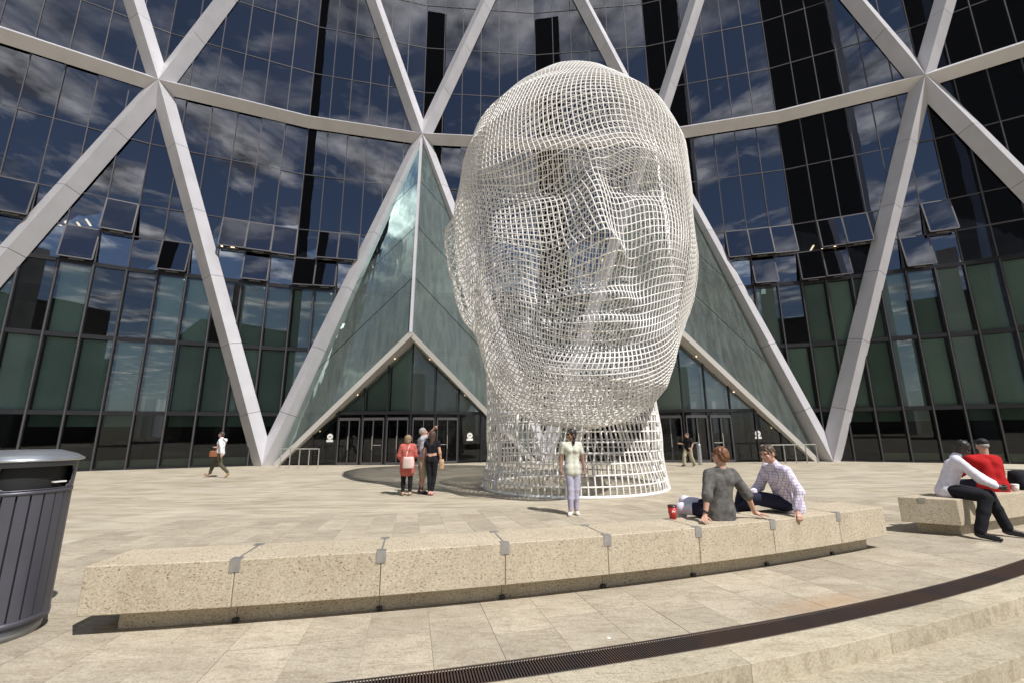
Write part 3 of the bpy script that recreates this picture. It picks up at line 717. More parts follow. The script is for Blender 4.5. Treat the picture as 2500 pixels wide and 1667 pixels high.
# hood with rounded opening towards the right-front
hood = MB(); na, nz = 120, 22; z0, z1 = 1.168, 1.405; oc = rad(-22); ow = rad(46)
def inside(a, z):
    da_ = (a-oc+pi) % (2*pi)-pi; X = da_*BR; Z = z-(z0+z1)/2+.012; hw_, hh_ = ow*BR, .092; cr_ = .075
    qx, qz = max(abs(X)-hw_+cr_, 0), max(abs(Z)-hh_+cr_, 0); return sqrt(qx*qx+qz*qz) < cr_
V, Fc = [], []
for k in range(nz+1):
    for i in range(na):
        a = 2*pi*i/na; z = z0+(z1-z0)*k/nz; V.append((BX+(BR+.012*k/nz)*cos(a), BY+(BR+.012*k/nz)*sin(a), z))
for k in range(nz):
    for i in range(na):
        a = 2*pi*(i+.5)/na; z = z0+(z1-z0)*(k+.5)/nz
        if not inside(a, z): Fc.append((k*na+i, k*na+(i+1)%na, (k+1)*na+(i+1)%na, (k+1)*na+i))
ho = MB().add(V, Fc).build('hood', M_binbody, bn, True)
sm = ho.modifiers.new('s', 'SOLIDIFY'); sm.thickness = .008
MB().lathe([(BR-.05, 1.17), (BR-.05, 1.40)], (BX, BY, 0), 40, False).build('inner_bucket', M_black, bn, True)
MB().lathe([(0, 1.405), (BR+.035, 1.405), (BR+.05, 1.412), (BR+.048, 1.425), (BR-.01, 1.462), (BR-.10, 1.492), (BR-.13, 1.500), (BR-.145, 1.488), (BR-.22, 1.478), (0, 1.475)], (BX, BY, 0), 48, False).build('lid', M_binlid, bn, True)
MB().beam((BX+BR-.03, BY-.02, 1.225), (BX+BR-.01, BY+.07, 1.225), (0, 0, 1), .012, .03).build('paper_scrap', M_white, bn)
#PEOPLE#
# ------------------------------------------------------------------ people: signed distance figures meshed by surface nets
def cone(a, b, ra, rb=None): return ('c', np.array(a, float), np.array(b, float), ra, ra if rb is None else rb)
def ell(c, r, M=None): return ('e', np.array(c, float), np.array(r, float), M)
def sdf(prims, P, k):
    d = np.full(P.shape[:-1], 9.0)
    for q in prims:
        if q[0] == 'c':
            a, b, ra, rb = q[1:]; ab = b-a; L2 = max(ab@ab, 1e-9); t = np.clip(((P-a)@ab)/L2, 0, 1)
            e = np.linalg.norm(P-a-t[..., None]*ab, axis=-1)-(ra+(rb-ra)*t)
        else:
            c, r, M = q[1:4]; X = P-c
            if M is not None: X = X@M.T
            n = np.linalg.norm(X/r, axis=-1); g = np.linalg.norm(X/r**2, axis=-1); e = n*(n-1)/np.maximum(g, 1e-6)
        kk = q[4] if len(q) > 4 and q[0] == 'e' else k
        if len(q) > 5 and q[0] == 'e' and q[5] == 'sub':
            h = np.clip(.5-.5*(e+d)/kk, 0, 1); d = d*(1-h)-e*h+kk*h*(1-h)
        else:
            h = np.clip(.5+.5*(d-e)/kk, 0, 1); d = d*(1-h)+e*h-kk*h*(1-h)
    return d
def nets(prims, res, k=.03, disp=None, pad=.04):
    lo = np.min([np.minimum(q[1], q[2] if q[0] == 'c' else q[1])-(max(q[3], q[4]) if q[0] == 'c' else max(q[2])) for q in prims], axis=0)-pad
    hi = np.max([np.maximum(q[1], q[2] if q[0] == 'c' else q[1])+(max(q[3], q[4]) if q[0] == 'c' else max(q[2])) for q in prims], axis=0)+pad
    n = np.ceil((hi-lo)/res).astype(int)+1
    ax = [lo[i]+np.arange(n[i])*res for i in range(3)]
    P = np.stack(np.meshgrid(*ax, indexing='ij'), -1); D = sdf(prims, P, k)
    if disp is not None: D = D+disp(P)
    cnt = np.zeros(n-1); sm = np.zeros((*(n-1), 3)); I = np.indices(n-1).transpose(1, 2, 3, 0).astype(float)
    sl = lambda o: tuple(slice(o[i], n[i]-1+o[i]) for i in range(3))
    for axis in range(3):
        for o1 in (0, 1):
            for o2 in (0, 1):
                o = [0, 0, 0]; oth = [i for i in range(3) if i != axis]; o[oth[0]] = o1; o[oth[1]] = o2; p = list(o); p[axis] = 1
                A, B = D[sl(o)], D[sl(p)]; m = (A < 0) != (B < 0); t = np.where(m, A/np.where(np.abs(A-B) < 1e-12, 1, A-B), 0)
                off = np.array(o, float); pos = np.broadcast_to(off, (*A.shape, 3)).copy(); pos[..., axis] = t
                sm += np.where(m[..., None], pos, 0); cnt += m
    act = cnt > 0; idx = -np.ones(act.shape, int); idx[act] = np.arange(act.sum())
    V = lo+(I[act]+sm[act]/cnt[act][:, None])*res
    Q = []
    for axis in range(3):
        u, v = [(1, 2), (2, 0), (0, 1)][axis]
        s0 = [slice(1, n[i]-1) for i in range(3)]; s0[axis] = slice(0, n[axis]-1); s1 = list(s0); s1[axis] = slice(1, n[axis])
        A, B = D[tuple(s0)] < 0, D[tuple(s1)] < 0
        for m, rev in ((A & ~B, 0), (~A & B, 1)):
            c = np.argwhere(m)
            if not len(c): continue
            b = c+1; b[:, axis] -= 1
            def g(du, dv): e = b.copy(); e[:, u] -= du; e[:, v] -= dv; return idx[e[:, 0], e[:, 1], e[:, 2]]
            q = np.stack([g(1, 1), g(0, 1), g(0, 0), g(1, 0)], 1); Q.append(q[:, ::-1] if rev else q)
    return V, np.concatenate(Q)
def nrm(v): v = np.array(v, float); return v/np.linalg.norm(v)
# head template: x = person's left, y = back, z = up, origin at head centre
def head_prims():
    E = []
    E += [ell((0, .008, .018), (.074, .094, .092)), ell((0, -.028, -.045), (.056, .062, .066)), ell((0, -.062, -.088), (.026, .024, .022))]
    E += [cone((0, -.088, .022), (0, -.112, -.020), .009, .013), ell((.013, -.098, -.024), (.010, .011, .009)), ell((-.013, -.098, -.024), (.010, .011, .009))]
    E += [ell((0, -.094, -.050), (.024, .010, .007)), ell((0, -.092, -.060), (.020, .010, .007))]
    for s in (-1, 1):
        E += [ell((s*.034, -.082, .030), (.026, .012, .008)), ell((s*.042, -.070, -.022), (.022, .018, .020))]
        E += [ell((s*.077, .006, -.004), (.010, .020, .032))]
    E = [e+(.016,) for e in E if e[0] == 'e']+[e for e in E if e[0] == 'c']
    for s in (-1, 1): E.append(('e', np.array((s*.032, -.098, .010)), np.array((.017, .013, .011)), None, .012, 'sub'))
    return E
HV, HQ = nets([q if q[0] == 'c' else q for q in head_prims()], .0075, .012)
def frame(f, up):
    f = nrm(f); l = nrm(np.cross(up, -f))*-1; l = nrm(np.cross(np.array(up, float), f)); u = np.cross(f, l); return np.stack([l, -f, u], 0)
def rot_fwd(yaw, pitch, base=0.):
    """frame for a head looking with yaw (about z, 0 = -y) and pitch (down positive)"""
    y = rad(yaw+base); p = rad(pitch); f = np.array([sin(y)*cos(p), -cos(y)*cos(p), -sin(p)]); return frame(f, (0, 0, 1))
def xf(V, M, o, s=1.): return (V*s)@M+np.array(o)
# hand template: wrist at origin, fingers along +x, palm towards -z, thumb towards +y
def hand_prims(kind):
    E = [cone((.0, 0, 0), (.03, 0, 0), .024, .026), cone((.03, -.018, 0), (.078, -.026, 0), .015, .013), cone((.03, .012, 0), (.082, .018, 0), .016, .013), cone((.03, 0, 0), (.082, 0, 0), .016, .013)]
    curl = {'flat': .06, 'relaxed': .38, 'grip': .75, 'point': .9, 'open': .2}[kind]
    for k, (y, L) in enumerate(((.026, .070), (.009, .078), (-.009, .073), (-.026, .058))):
        c = .04 if (kind == 'point' and k == 0) else curl; sp = (.10 if kind in ('flat', 'open') else .03)*(1.5-k)
        p = np.array((.080, y, 0.)); a = c*.6
        for seg, r0, r1 in ((.45, .0095, .0088), (.32, .0088, .008), (.23, .008, .0068)):
            q = p+L*seg*np.array((cos(a)*cos(sp), cos(a)*sin(sp), -sin(a))); E.append(cone(p, q, r0, r1)); p = q; a += c
    t = {'flat': .9, 'relaxed': .55, 'grip': .5, 'point': .6, 'open': 1.2}[kind]
    p = np.array((.022, .020, -.004)); q = p+.040*np.array((cos(t), sin(t), -.25)); E.append(cone(p, q, .013, .0105)); p = q; q = p+.034*np.array((cos(t*.7), sin(t*.7), -.25)); E.append(cone(p, q, .0105, .0085))
    return E
HANDS = {}
def hand_mesh(kind):
    if kind not in HANDS: HANDS[kind] = nets(hand_prims(kind), .0055, .007, pad=.02)
    return HANDS[kind]
def torso(J, g, W, hem=0, female=False):
    pel, nb = J['pelvis'], J['neck']; sp = nrm(nb-pel); lv = nrm(J['shL']-J['shR']); hv = nrm(J['hipL']-J['hipR']); fr = nrm(np.cross(lv, sp))
    if fr @ J['f'] < 0: fr = -fr
    w = pel+(nb-pel)*.40; c = pel+(nb-pel)*.72
    bw = .90 if female else 1.0
    E = []
    for s in (-1, 1):
        E += [cone(pel+hv*s*.062*W, w+lv*s*.048*W*bw, .104*W+g, .088*W*bw+g), cone(w+lv*s*.048*W*bw, c+lv*s*.072*W+fr*.01, .088*W*bw+g, .098*W+g*.8), cone(c+lv*s*.072*W, J['sh'+('L' if s > 0 else 'R')]-lv*s*.02-sp*.01, .090*W+g*.6, .052*W+g)]
        if female: E.append(cone(c+lv*s*.065+fr*.060-sp*.03, c+lv*s*.065+fr*.062-sp*.032, .058+g, .058+g))
        for q_ in ('shL', 'shR'): E.append(cone(nb-sp*.025+(J[q_]-nb)*.12, J[q_]-sp*.005-(J[q_]-nb)*.12, .050*W+g*.6, .046*W+g*.5))
    if hem: E += [cone(pel+hv*q_*.05, pel+hv*q_*.055-sp*hem, .108*W+g, .112*W+g) for q_ in (-1, 1)]
    return E
def person(label, J, head, cl, loc, skin, res=.014, hair=None, haircol=None, W=1., female=False, hands=('relaxed', 'relaxed'), palm=None, group=None, hs=1., fold=.0028, hair_res=.009):
    J = {k: (np.array(v, float) if not isinstance(v, str) else v) for k, v in J.items()}
    t = thing('person', label, 'person', loc)
    HM, Hc = head
    E = torso(J, 0, W, 0, female)
    E.append(cone(J['neck']-nrm(J['neck']-J['pelvis'])*.03, Hc+HM[2]*-.05+HM[1]*.015, .056*W, .050*W))
    for s in 'LR':
        E += [cone(J['sh'+s], J['el'+s], .049*W, .040*W), cone(J['el'+s], J['wr'+s], .038*W, .026*W)]
        E += [cone(J['hip'+s], J['kn'+s], .082*W, .054*W), cone(J['kn'+s], J['kn'+s]*.6+J['an'+s]*.4, .053*W, .050*W), cone(J['kn'+s]*.6+J['an'+s]*.4, J['an'+s], .050*W, .034*W)]
        E += [cone(J['an'+s], J['to'+s], .034, .026)]
    V, Q = nets(E, res, .025)
    parts = [(V, Q), (xf(HV, HM, Hc, hs), HQ)]
    for i, s in enumerate('LR'):
        d = nrm(J['wr'+s]-J['el'+s]) if palm is None or s+'d' not in palm else nrm(palm[s+'d'])
        pn = nrm(palm[s]) if palm is not None and s in palm else nrm(np.cross(d, J['f']))*(1 if s == 'L' else -1)
        pn = nrm(pn-d*(pn@d)); z = -pn; y = np.cross(z, d)
        hv_, hq_ = hand_mesh(hands[i]); hv_ = hv_.copy(); flip = (y@nrm(palm[s+'t']) < 0) if palm is not None and s+'t' in palm else (y@J['f'] < 0)
        if flip: hv_[:, 1] *= -1; hq_ = hq_[:, ::-1]
        parts.append((xf(hv_, np.stack([d, y, z], 0), J['wr'+s]), hq_))
    nv = 0; VV, QQ = [], []
    for v, q in parts: VV.append(v); QQ.append(q+nv); nv += len(v)
    link('body', np_mesh('body', np.concatenate(VV), np.concatenate(QQ)), skin, t)
    def wave(P): return fold*(np.sin(P[..., 2]*30+P[..., 0]*19+3*np.sin(P[..., 1]*13))*.6+np.sin(P[..., 0]*61-P[..., 2]*38+P[..., 1]*29)*.4)
    for name, kind, m, opt in cl:
        if kind == 'top':
            E = torso(J, opt.get('g', .012), W, opt.get('hem', .06), female)
            if opt.get('cut'):    # cropped: keep the upper part only
                E = [e for e in E if (e[1]-J['pelvis'])@nrm(J['neck']-J['pelvis']) > .12]
            fr_ = opt.get('sleeve', .6)
            for s in 'LR':
                sl = opt.get('sg', .014)
                if fr_ > 0: E.append(cone(J['sh'+s], J['sh'+s]+(J['el'+s]-J['sh'+s])*min(1, fr_), .052*W+sl, .044*W+sl+.004))
                if fr_ > 1: E.append(cone(J['el'+s], J['el'+s]+(J['wr'+s]-J['el'+s])*(fr_-1), .043*W+sl, .032*W+sl))
            if opt.get('collar'): E.append(cone(J['neck']-nrm(J['neck']-J['pelvis'])*.015, J['neck']+(Hc-J['neck'])*.22, .062, .060))
            v, q = nets(E, res, .022, wave)
        elif kind == 'legs':
            g = opt.get('g', .012); a0, a1 = opt.get('rng', (0, 2)); E = []
            hv = nrm(J['hipL']-J['hipR'])
            if a0 == 0: E += [cone(J['pelvis']+hv*s*.06*W, J['pelvis']+hv*s*.06*W+nrm(J['neck']-J['pelvis'])*.07, .108*W+g*.7, .096*W+g*.5) for s in (-1, 1)]
            lw = opt.get('low', .05)
            for s in 'LR':
                h_, k_, a_ = J['hip'+s], J['kn'+s], J['an'+s]
                p0 = h_+(k_-h_)*a0; p1 = h_+(k_-h_)*min(1, a1); E.append(cone(p0, p1, (.086-.028*a0)*W+g, (.086-.028*min(1, a1))*W+g))
                if a1 > 1:
                    m_ = k_+(a_-k_)*min(.42, a1-1); E.append(cone(k_, m_, .057*W+g, .054*W+g))
                    if a1 > 1.42: E.append(cone(m_, k_+(a_-k_)*(a1-1), .054*W+g, max(lw, .03)))
            v, q = nets(E, res, .02, wave)
        elif kind == 'shoes':
            for s in 'LR':
                a_, o_ = J['an'+s], J['to'+s]; fd = nrm(o_-a_*np.array([1, 1, 0])-o_*np.array([0, 0, 1])) if False else nrm(o_-a_)
                base = a_+np.array([0, 0, -.035]); E = [cone(a_, base, .040, .040), cone(base-nrm((o_-a_)*np.array([1, 1, .4]))*.035, o_, .036, .034), cone(base, o_+(base-o_)*.3, .040, .038)]
                v, q = nets(E, min(res, .012), .015); link('shoe', np_mesh('shoe', v, q), m, t)
            continue
        elif kind == 'socks':
            E = [cone(J['kn'+s]+(J['an'+s]-J['kn'+s])*.62, J['an'+s], .045, .038) for s in 'LR']; v, q = nets(E, res, .01)
        link(name, np_mesh(name, v, q), m, t)
    if hair:
        C = lambda *a: np.array(a, float)
        E = {'short': [ell(C(0, .016, .030), C(.083, .098, .088)), ell(C(0, .058, -.02), C(.070, .052, .062))],
             'crop': [ell(C(0, .016, .032), C(.083, .099, .089)), ell(C(0, .060, -.01), C(.070, .048, .054))],
             'bob': [ell(C(0, .018, .026), C(.092, .104, .096)), ell(C(0, .050, -.055), C(.086, .062, .075))],
             'long': [ell(C(0, .018, .026), C(.090, .104, .094)), cone((0, .055, -.02), (0, .075, -.24), .075, .055), cone((.05, .03, -.03), (.06, .02, -.20), .035, .028), cone((-.05, .03, -.03), (-.06, .05, -.22), .035, .028)],
             'side': [ell(C(0, .018, .026), C(.088, .102, .092)), ell(C(0, .060, -.04), C(.064, .045, .06)), cone((.06, .03, -.06), (.075, -.02, -.20), .030, .020)],
             'cap': [ell(C(0, .012, .046), C(.088, .104, .080)), cone((-.03, -.10, .040), (-.03, -.155, .028), .014, .010), cone((.03, -.10, .040), (.03, -.155, .028), .014, .010), cone((0, -.10, .042), (0, -.165, .028), .014, .010)]}[hair]
        E = [e+(.02,) if e[0] == 'e' else e for e in E]
        fc_ = ('e', np.array((0, -.105, -.030 if hair != 'cap' else -.05)), np.array((.066, .075, .082)), None, .012, 'sub')
        ns = lambda P: .0035*(np.sin(P[..., 0]*190+np.sin(P[..., 2]*70)*2)+np.sin(P[..., 1]*160+P[..., 2]*40))
        v, q = nets(E+[fc_] if hair != 'cap' else E+[('e', np.array((0, -.09, -.06)), np.array((.09, .08, .07)), None, .012, 'sub')], hair_res, .02, None if hair == 'cap' else ns)
        link('cap' if hair == 'cap' else 'hair', np_mesh('hair', xf(v, HM, Hc, hs), q), haircol, t)
        if hair == 'cap':
            v, q = nets([ell(C(0, .05, -.01), C(.073, .052, .055))+(.02,)], .01, .02); link('hair', np_mesh('hair', xf(v, HM, Hc, hs), q), M_hairgrey, t)
    for s in (-1, 1):
        c = xf(np.array([[s*.032, -.082, .011]]), HM, Hc, hs)[0]
        MB().lathe([(0, -.008), (.007, -.004), (.0085, 0), (.007, .004), (0, .008)], tuple(c), 8, False).build('eye', M_eye, t, True)
        v, q = nets([cone((s*.020, -.094, .034), (s*.046, -.084, .034), .005, .004)], .006, .01, pad=.012); link('eyebrow', np_mesh('eyebrow', xf(v, HM, Hc, hs), q), haircol if haircol and hair != 'cap' else M_eye, t)
    v, q = nets([cone((-.018, -.100, -.055), (.018, -.100, -.055), .0045, .0045)], .005, .01, pad=.012); link('lips', np_mesh('lips', xf(v, HM, Hc, hs), q), M_lip, t)
    return t
def stand(loc, rz, s=1., **kw):
    D = dict(pelvis=(0, 0, .93), neck=(0, .02, 1.45), hd=(0, 0, 1.60), shL=(.165, .02, 1.385), shR=(-.165, .02, 1.385), elL=(.23, .04, 1.12), elR=(-.23, .04, 1.12), wrL=(.25, -.02, .88), wrR=(-.25, -.02, .88),
             hipL=(.09, 0, .90), hipR=(-.09, 0, .90), knL=(.10, -.02, .49), knR=(-.10, -.02, .49), anL=(.10, .02, .085), anR=(-.10, .02, .085), toL=(.125, -.13, .032), toR=(-.125, -.13, .032))
    D.update(kw); c_, s_ = cos(rad(rz)), sin(rad(rz)); out = {}
    for k, v in D.items():
        x, y, z = v; x, y, z = x*s, y*s, z*s; out[k] = (loc[0]+x*c_-y*s_, loc[1]+x*s_+y*c_, loc[2]+z)
    out['f'] = (s_, -c_, 0); hd = np.array(out.pop('hd')); return out, hd
def skin(name, c): return simple(name, c, .5, 0, .06, 30)
SK1, SK2, SK3, SK4 = skin('skin_fair', (.52, .30, .22)), skin('skin_tan', (.40, .225, .145)), skin('skin_brown', (.30, .165, .105)), skin('skin_dark', (.035, .02, .016))
def cloth(name, c, var=.10): return simple(name, c, .85, 0, var, 18, .12, .2)
M_eye = simple('eye_dark', (.02, .015, .012), .3); M_lip = simple('lip_pink', (.30, .11, .09), .5)
M_hairgrey = simple('hair_grey', (.30, .29, .28), .7, 0, .3, 60); M_hairblack = simple('hair_black', (.012, .010, .010), .45, 0, .3, 60)
M_hairauburn = simple('hair_auburn', (.16, .065, .028), .55, 0, .45, 55); M_hairbrown = simple('hair_brown', (.07, .04, .026), .55, 0, .4, 55); M_hairblond = simple('hair_dark_blond', (.24, .17, .10), .6, 0, .4, 55)
c_white, c_cream, c_lav, c_navy, c_black = cloth('white_shirt_cloth', (.78, .78, .82)), cloth('cream_shirt_cloth', (.60, .60, .50)), cloth('lavender_trouser_cloth', (.42, .40, .50)), cloth('navy_cloth', (.022, .022, .045)), cloth('black_cloth', (.012, .012, .016))
c_olive, c_coral, c_khaki, c_blue, c_grey, c_red, c_pale = cloth('olive_cloth', (.085, .075, .05)), cloth('coral_knit', (.46, .12, .10)), cloth('khaki_cloth', (.40, .35, .25)), cloth('pale_blue_cloth', (.46, .49, .56)), cloth('charcoal_melange', (.115, .11, .105), .35), cloth('red_knit', (.42, .012, .014)), cloth('pale_lavender_cloth', (.70, .68, .78))
def plaid():
    m, n, l, p = nt('plaid_shirt_cloth'); t = n.new('ShaderNodeTexCoord').outputs['Object']; fac = None
    for ax, sc in ((0, 190), (1, 190), (2, 170)):
        sp_ = n.new('ShaderNodeSeparateXYZ'); l.new(t, sp_.inputs[0]); v = mathn(n, l, 'SINE', mathn(n, l, 'MULTIPLY', sp_.outputs[ax], sc)); v = mathn(n, l, 'GREATER_THAN', v, .72)
        fac = v if fac is None else mathn(n, l, 'ADD', fac, v)
    r = ramp(n, [(0, (.80, .77, .84)), (.4, (.52, .45, .62)), (.8, (.40, .34, .52))]); l.new(mathn(n, l, 'MULTIPLY', fac, .4), r.inputs[0]); l.new(r.outputs[0], p.inputs['Base Color']); p.inputs['Roughness'].default_value = .85; return m
c_plaid = plaid()
M_leather = simple('brown_leather', (.22, .085, .03), .5, 0, .2, 12); M_tan = simple('tan_leather', (.42, .27, .16), .55, 0, .15, 12); M_pinkbag = simple('pale_pink_leather', (.66, .50, .46), .55, 0, .08, 10)
M_shoewhite = simple('white_shoe', (.78, .78, .72), .5); M_shoeblack = simple('black_shoe', (.012, .012, .014), .3); M_pinkshoe = simple('pink_shoe', (.60, .30, .28), .5)

# front woman
J, hd = stand((1.22, 9.30, 0), 4, .985, knL=(.06, -.02, .49), knR=(-.06, -.03, .49), anL=(.055, .02, .085), anR=(-.075, -.05, .085), toL=(.06, -.13, .032), toR=(-.13, -.19, .032), hipL=(.085, 0, .9), hipR=(-.085, 0, .9))
pw = person('woman in cream t-shirt and lavender trousers standing in front of the mesh neck', J, (rot_fwd(-62, 6), hd), [('t_shirt', 'top', c_cream, dict(sleeve=.60, hem=.09, g=.008, sg=.010)), ('trousers', 'legs', c_lav, dict(low=.048, rng=(0, 1.93))), ('shoe', 'shoes', M_shoewhite, {})],
       (1.22, 9.30, 0), SK3, .014, 'side', M_hairblack, female=True, W=.97)
for s in (-1, 1):
    v, q = nets([ell((s*.032, -.100, .012), (.024, .007, .017))], .006, .01, pad=.012); link('sunglasses', np_mesh('sunglasses', xf(v, rot_fwd(-62, 6), hd), q), M_black, pw)
# walking man, far left
J, hd = stand((-11.5, 17.7, 0), -90, 1.02, pelvis=(0, -.02, .90), hipL=(.09, -.02, .87), hipR=(-.09, -.02, .87), knR=(-.10, -.30, .50), anR=(-.10, -.40, .11), toR=(-.11, -.57, .10), knL=(.10, .12, .47), anL=(.10, .44, .17), toL=(.11, .36, .04),
              elL=(.24, .16, 1.13), wrL=(.26, .19, .88), elR=(-.22, -.10, 1.14), wrR=(-.14, -.26, 1.12), neck=(0, -.02, 1.43), hd=(0, -.06, 1.59))
person('man in white shirt and olive trousers striding left before the glass wall', J, (rot_fwd(-90, 2), hd), [('shirt', 'top', c_white, dict(sleeve=1.8, hem=.02, collar=1)), ('trousers', 'legs', c_olive, dict(low=.052, rng=(0, 1.95))), ('shoe', 'shoes', M_tan, {})],
       (-11.5, 17.7, 0), SK1, .018, 'short', M_hairbrown)
def bag(name, label, c, size, m, rz=0, strap=None, rough=None):
    x, y, z = size; mb = MB(); n = 10; V = []; lv = [(-1, .82), (-.8, .98), (-.2, 1.0), (.5, .93), (1, .80)]
    for h, w in lv:
        for i in range(n):
            a = 2*pi*i/n; V.append((x/2*w*math.copysign(abs(cos(a))**.55, cos(a)), y/2*math.copysign(abs(sin(a))**.7, sin(a))*(1.15-.35*(h+1)/2), z/2*h))
    Fc = [(k*n+i, k*n+(i+1)%n, (k+1)*n+(i+1)%n, (k+1)*n+i) for k in range(len(lv)-1) for i in range(n)]+[tuple(range(n))[::-1], tuple(range((len(lv)-1)*n, len(lv)*n))]
    c_, s_ = cos(rad(rz)), sin(rad(rz)); V = [(c[0]+a*c_-b*s_, c[1]+a*s_+b*c_, c[2]+d) for a, b, d in V]
    t = thing(name, label, 'bag', (c[0], c[1], c[2]-z/2)); MB().add(V, Fc).build('pouch', m, t, True)
    if strap:
        mb = MB()
        for i in range(len(strap)-1): mb.bar(strap[i], strap[i+1], .012, 6)
        mb.build('strap', m, t, True)
    return t
bag('messenger_bag', 'brown leather messenger bag hanging at the walking man\'s front hip', (-11.66, 17.52, .90), (.32, .12, .24), M_leather, 20, [(-11.62, 17.48, .98), (-11.52, 17.52, 1.2), (-11.46, 17.66, 1.48), (-11.40, 17.8, 1.3)])
# group of three
J, hd = stand((-2.52, 12.55, 0), 112, 1.035, shR=(-.19, -.03, 1.42), elR=(-.30, -.24, 1.56), wrR=(-.36, -.42, 1.72), elL=(.22, -.03, 1.13), wrL=(.20, -.16, .95), shL=(.175, .04, 1.39))
J['elR'] = (-2.36, 12.42, 1.56); J['wrR'] = (-2.19, 12.34, 1.74); J['shR'] = (-2.50, 12.40, 1.46)
person('grey haired man in pale blue t-shirt and khaki shorts pointing up at the sculpture', J, (rot_fwd(95, -8), hd), [('t_shirt', 'top', c_blue, dict(sleeve=.6, hem=.10, g=.022)), ('shorts', 'legs', c_khaki, dict(g=.026, rng=(0, 1.05))), ('socks', 'socks', M_shoeblack, {}), ('shoe', 'shoes', M_shoeblack, {})],
       (-2.52, 12.55, 0), SK1, .015, 'crop', M_hairgrey, hands=('relaxed', 'point'), W=1.04)
J, hd = stand((-2.86, 12.25, 0), 188, .915, elR=(-.24, -.02, 1.13), wrR=(-.18, -.24, 1.10), elL=(.24, .0, 1.13), wrL=(.20, -.16, 1.0))
person('woman in long coral cardigan and black leggings with her back turned', J, (rot_fwd(165, 0), hd), [('cardigan', 'top', c_coral, dict(sleeve=1.75, hem=.22, g=.034, sg=.024)), ('leggings', 'legs', c_black, dict(g=.006, low=.045, rng=(0, 1.9))), ('shoe', 'shoes', M_tan, {})],
       (-2.86, 12.25, 0), SK1, .015, 'bob', M_hairblond, female=True, W=1.02)
bag('tote_bag', 'pale pink leather tote bag hanging on the back of the woman in coral', (-2.79, 12.05, .86), (.34, .13, .30), M_pinkbag, -12, [(-2.86, 12.06, .99), (-2.84, 12.10, 1.15), (-2.80, 12.14, 1.30), (-2.78, 12.24, 1.33)])
tag(MB().box(-2.575, -2.515, 12.13, 12.15, 1.06, 1.16).build('phone', M_black), 'black phone held up by the woman in coral', 'phone')
J, hd = stand((-2.20, 12.25, 0), 176, .985, elL=(.22, -.02, 1.13), wrL=(.25, -.08, .90), knR=(-.07, -.03, .49), knL=(.06, -.02, .49), anL=(.04, .02, .085), anR=(-.03, .03, .085), toL=(.10, -.12, .032), toR=(-.02, -.13, .032))
person('long haired woman in cropped black top and leggings seen from behind', J, (rot_fwd(176, -6), hd), [('crop_top', 'top', c_black, dict(sleeve=.3, hem=0, cut=1)), ('leggings', 'legs', c_black, dict(g=.006, low=.04, rng=(0, 1.93))), ('shoe', 'shoes', M_pinkshoe, {})],
       (-2.20, 12.25, 0), SK1, .015, 'long', M_hairbrown, female=True, W=.97)
bag('hand_bag', 'small beige handbag at the right hip of the long haired woman', (-1.93, 12.22, .80), (.15, .09, .26), M_tan, 0, [(-1.93, 12.22, .92), (-1.97, 12.24, 1.15), (-2.02, 12.27, 1.36)])
# man by the right doors
J, hd = stand((8.35, 21.4, 0), -62, .90, pelvis=(0, -.0, .92), knR=(-.10, -.22, .52), anR=(-.10, -.26, .10), toR=(-.11, -.42, .06), knL=(.10, .06, .48), anL=(.10, .26, .12), toL=(.11, .14, .035), elR=(-.25, -.04, 1.14), wrR=(-.24, -.28, 1.16), elL=(.25, .08, 1.14), wrL=(.27, -.06, .92))
person('man in black shirt and khaki trousers walking by the right entrance doors', J, (rot_fwd(-62, 4), hd), [('shirt', 'top', c_black, dict(sleeve=.7, hem=.05, g=.02)), ('trousers', 'legs', c_khaki, dict(g=.03, low=.075, rng=(0, 1.95))), ('shoe', 'shoes', M_shoeblack, {})],
       (8.35, 21.4, 0), SK1, .02, 'short', M_hairbrown)
# seated woman on the long bench (seen from behind)
A = np.array
J = dict(pelvis=(2.58, 5.76, .66), neck=(2.63, 5.74, 1.16), shL=(2.47, 5.74, 1.085), shR=(2.79, 5.78, 1.085), elL=(2.37, 5.60, .84), wrL=(2.30, 5.555, .625), elR=(2.92, 5.72, .84), wrR=(3.03, 5.80, .615),
         hipL=(2.50, 5.80, .645), hipR=(2.66, 5.80, .645), knL=(2.19, 6.0, .645), knR=(2.32, 6.22, .70), anL=(2.25, 6.32, .55), anR=(2.25, 6.36, .30), toL=(2.2, 6.48, .52), toR=(2.2, 6.5, .24), f=(-.2, .98, 0))
wt = person('auburn haired woman in charcoal top sitting on the long bench, seen from behind', J, (rot_fwd(205, 4), A((2.645, 5.75, 1.312))), [('top', 'top', c_grey, dict(sleeve=1.12, hem=.09, g=.020, sg=.018)), ('trousers', 'legs', c_navy, dict(g=.014, rng=(0, .55))), ('trouser_legs', 'legs', c_pale, dict(g=.012, rng=(.5, 1.9), low=.05)), ('shoe', 'shoes', M_shoewhite, {})],
       (2.58, 5.76, .55), SK1, .010, 'short', M_hairauburn, female=True, W=.98, hands=('flat', 'flat'), palm=dict(L=(0, 0, -1), Ld=(-.45, -.9, -.25), R=(0, 0, -1), Rd=(.93, -.3, -.15), Lt=(.9, -.4, 0), Rt=(-.3, -.9, 0)), hair_res=.007)
MB().bar((2.305, 5.56, .655), (2.315, 5.568, .675), .033, 14).build('wrist_band', M_black, wt)
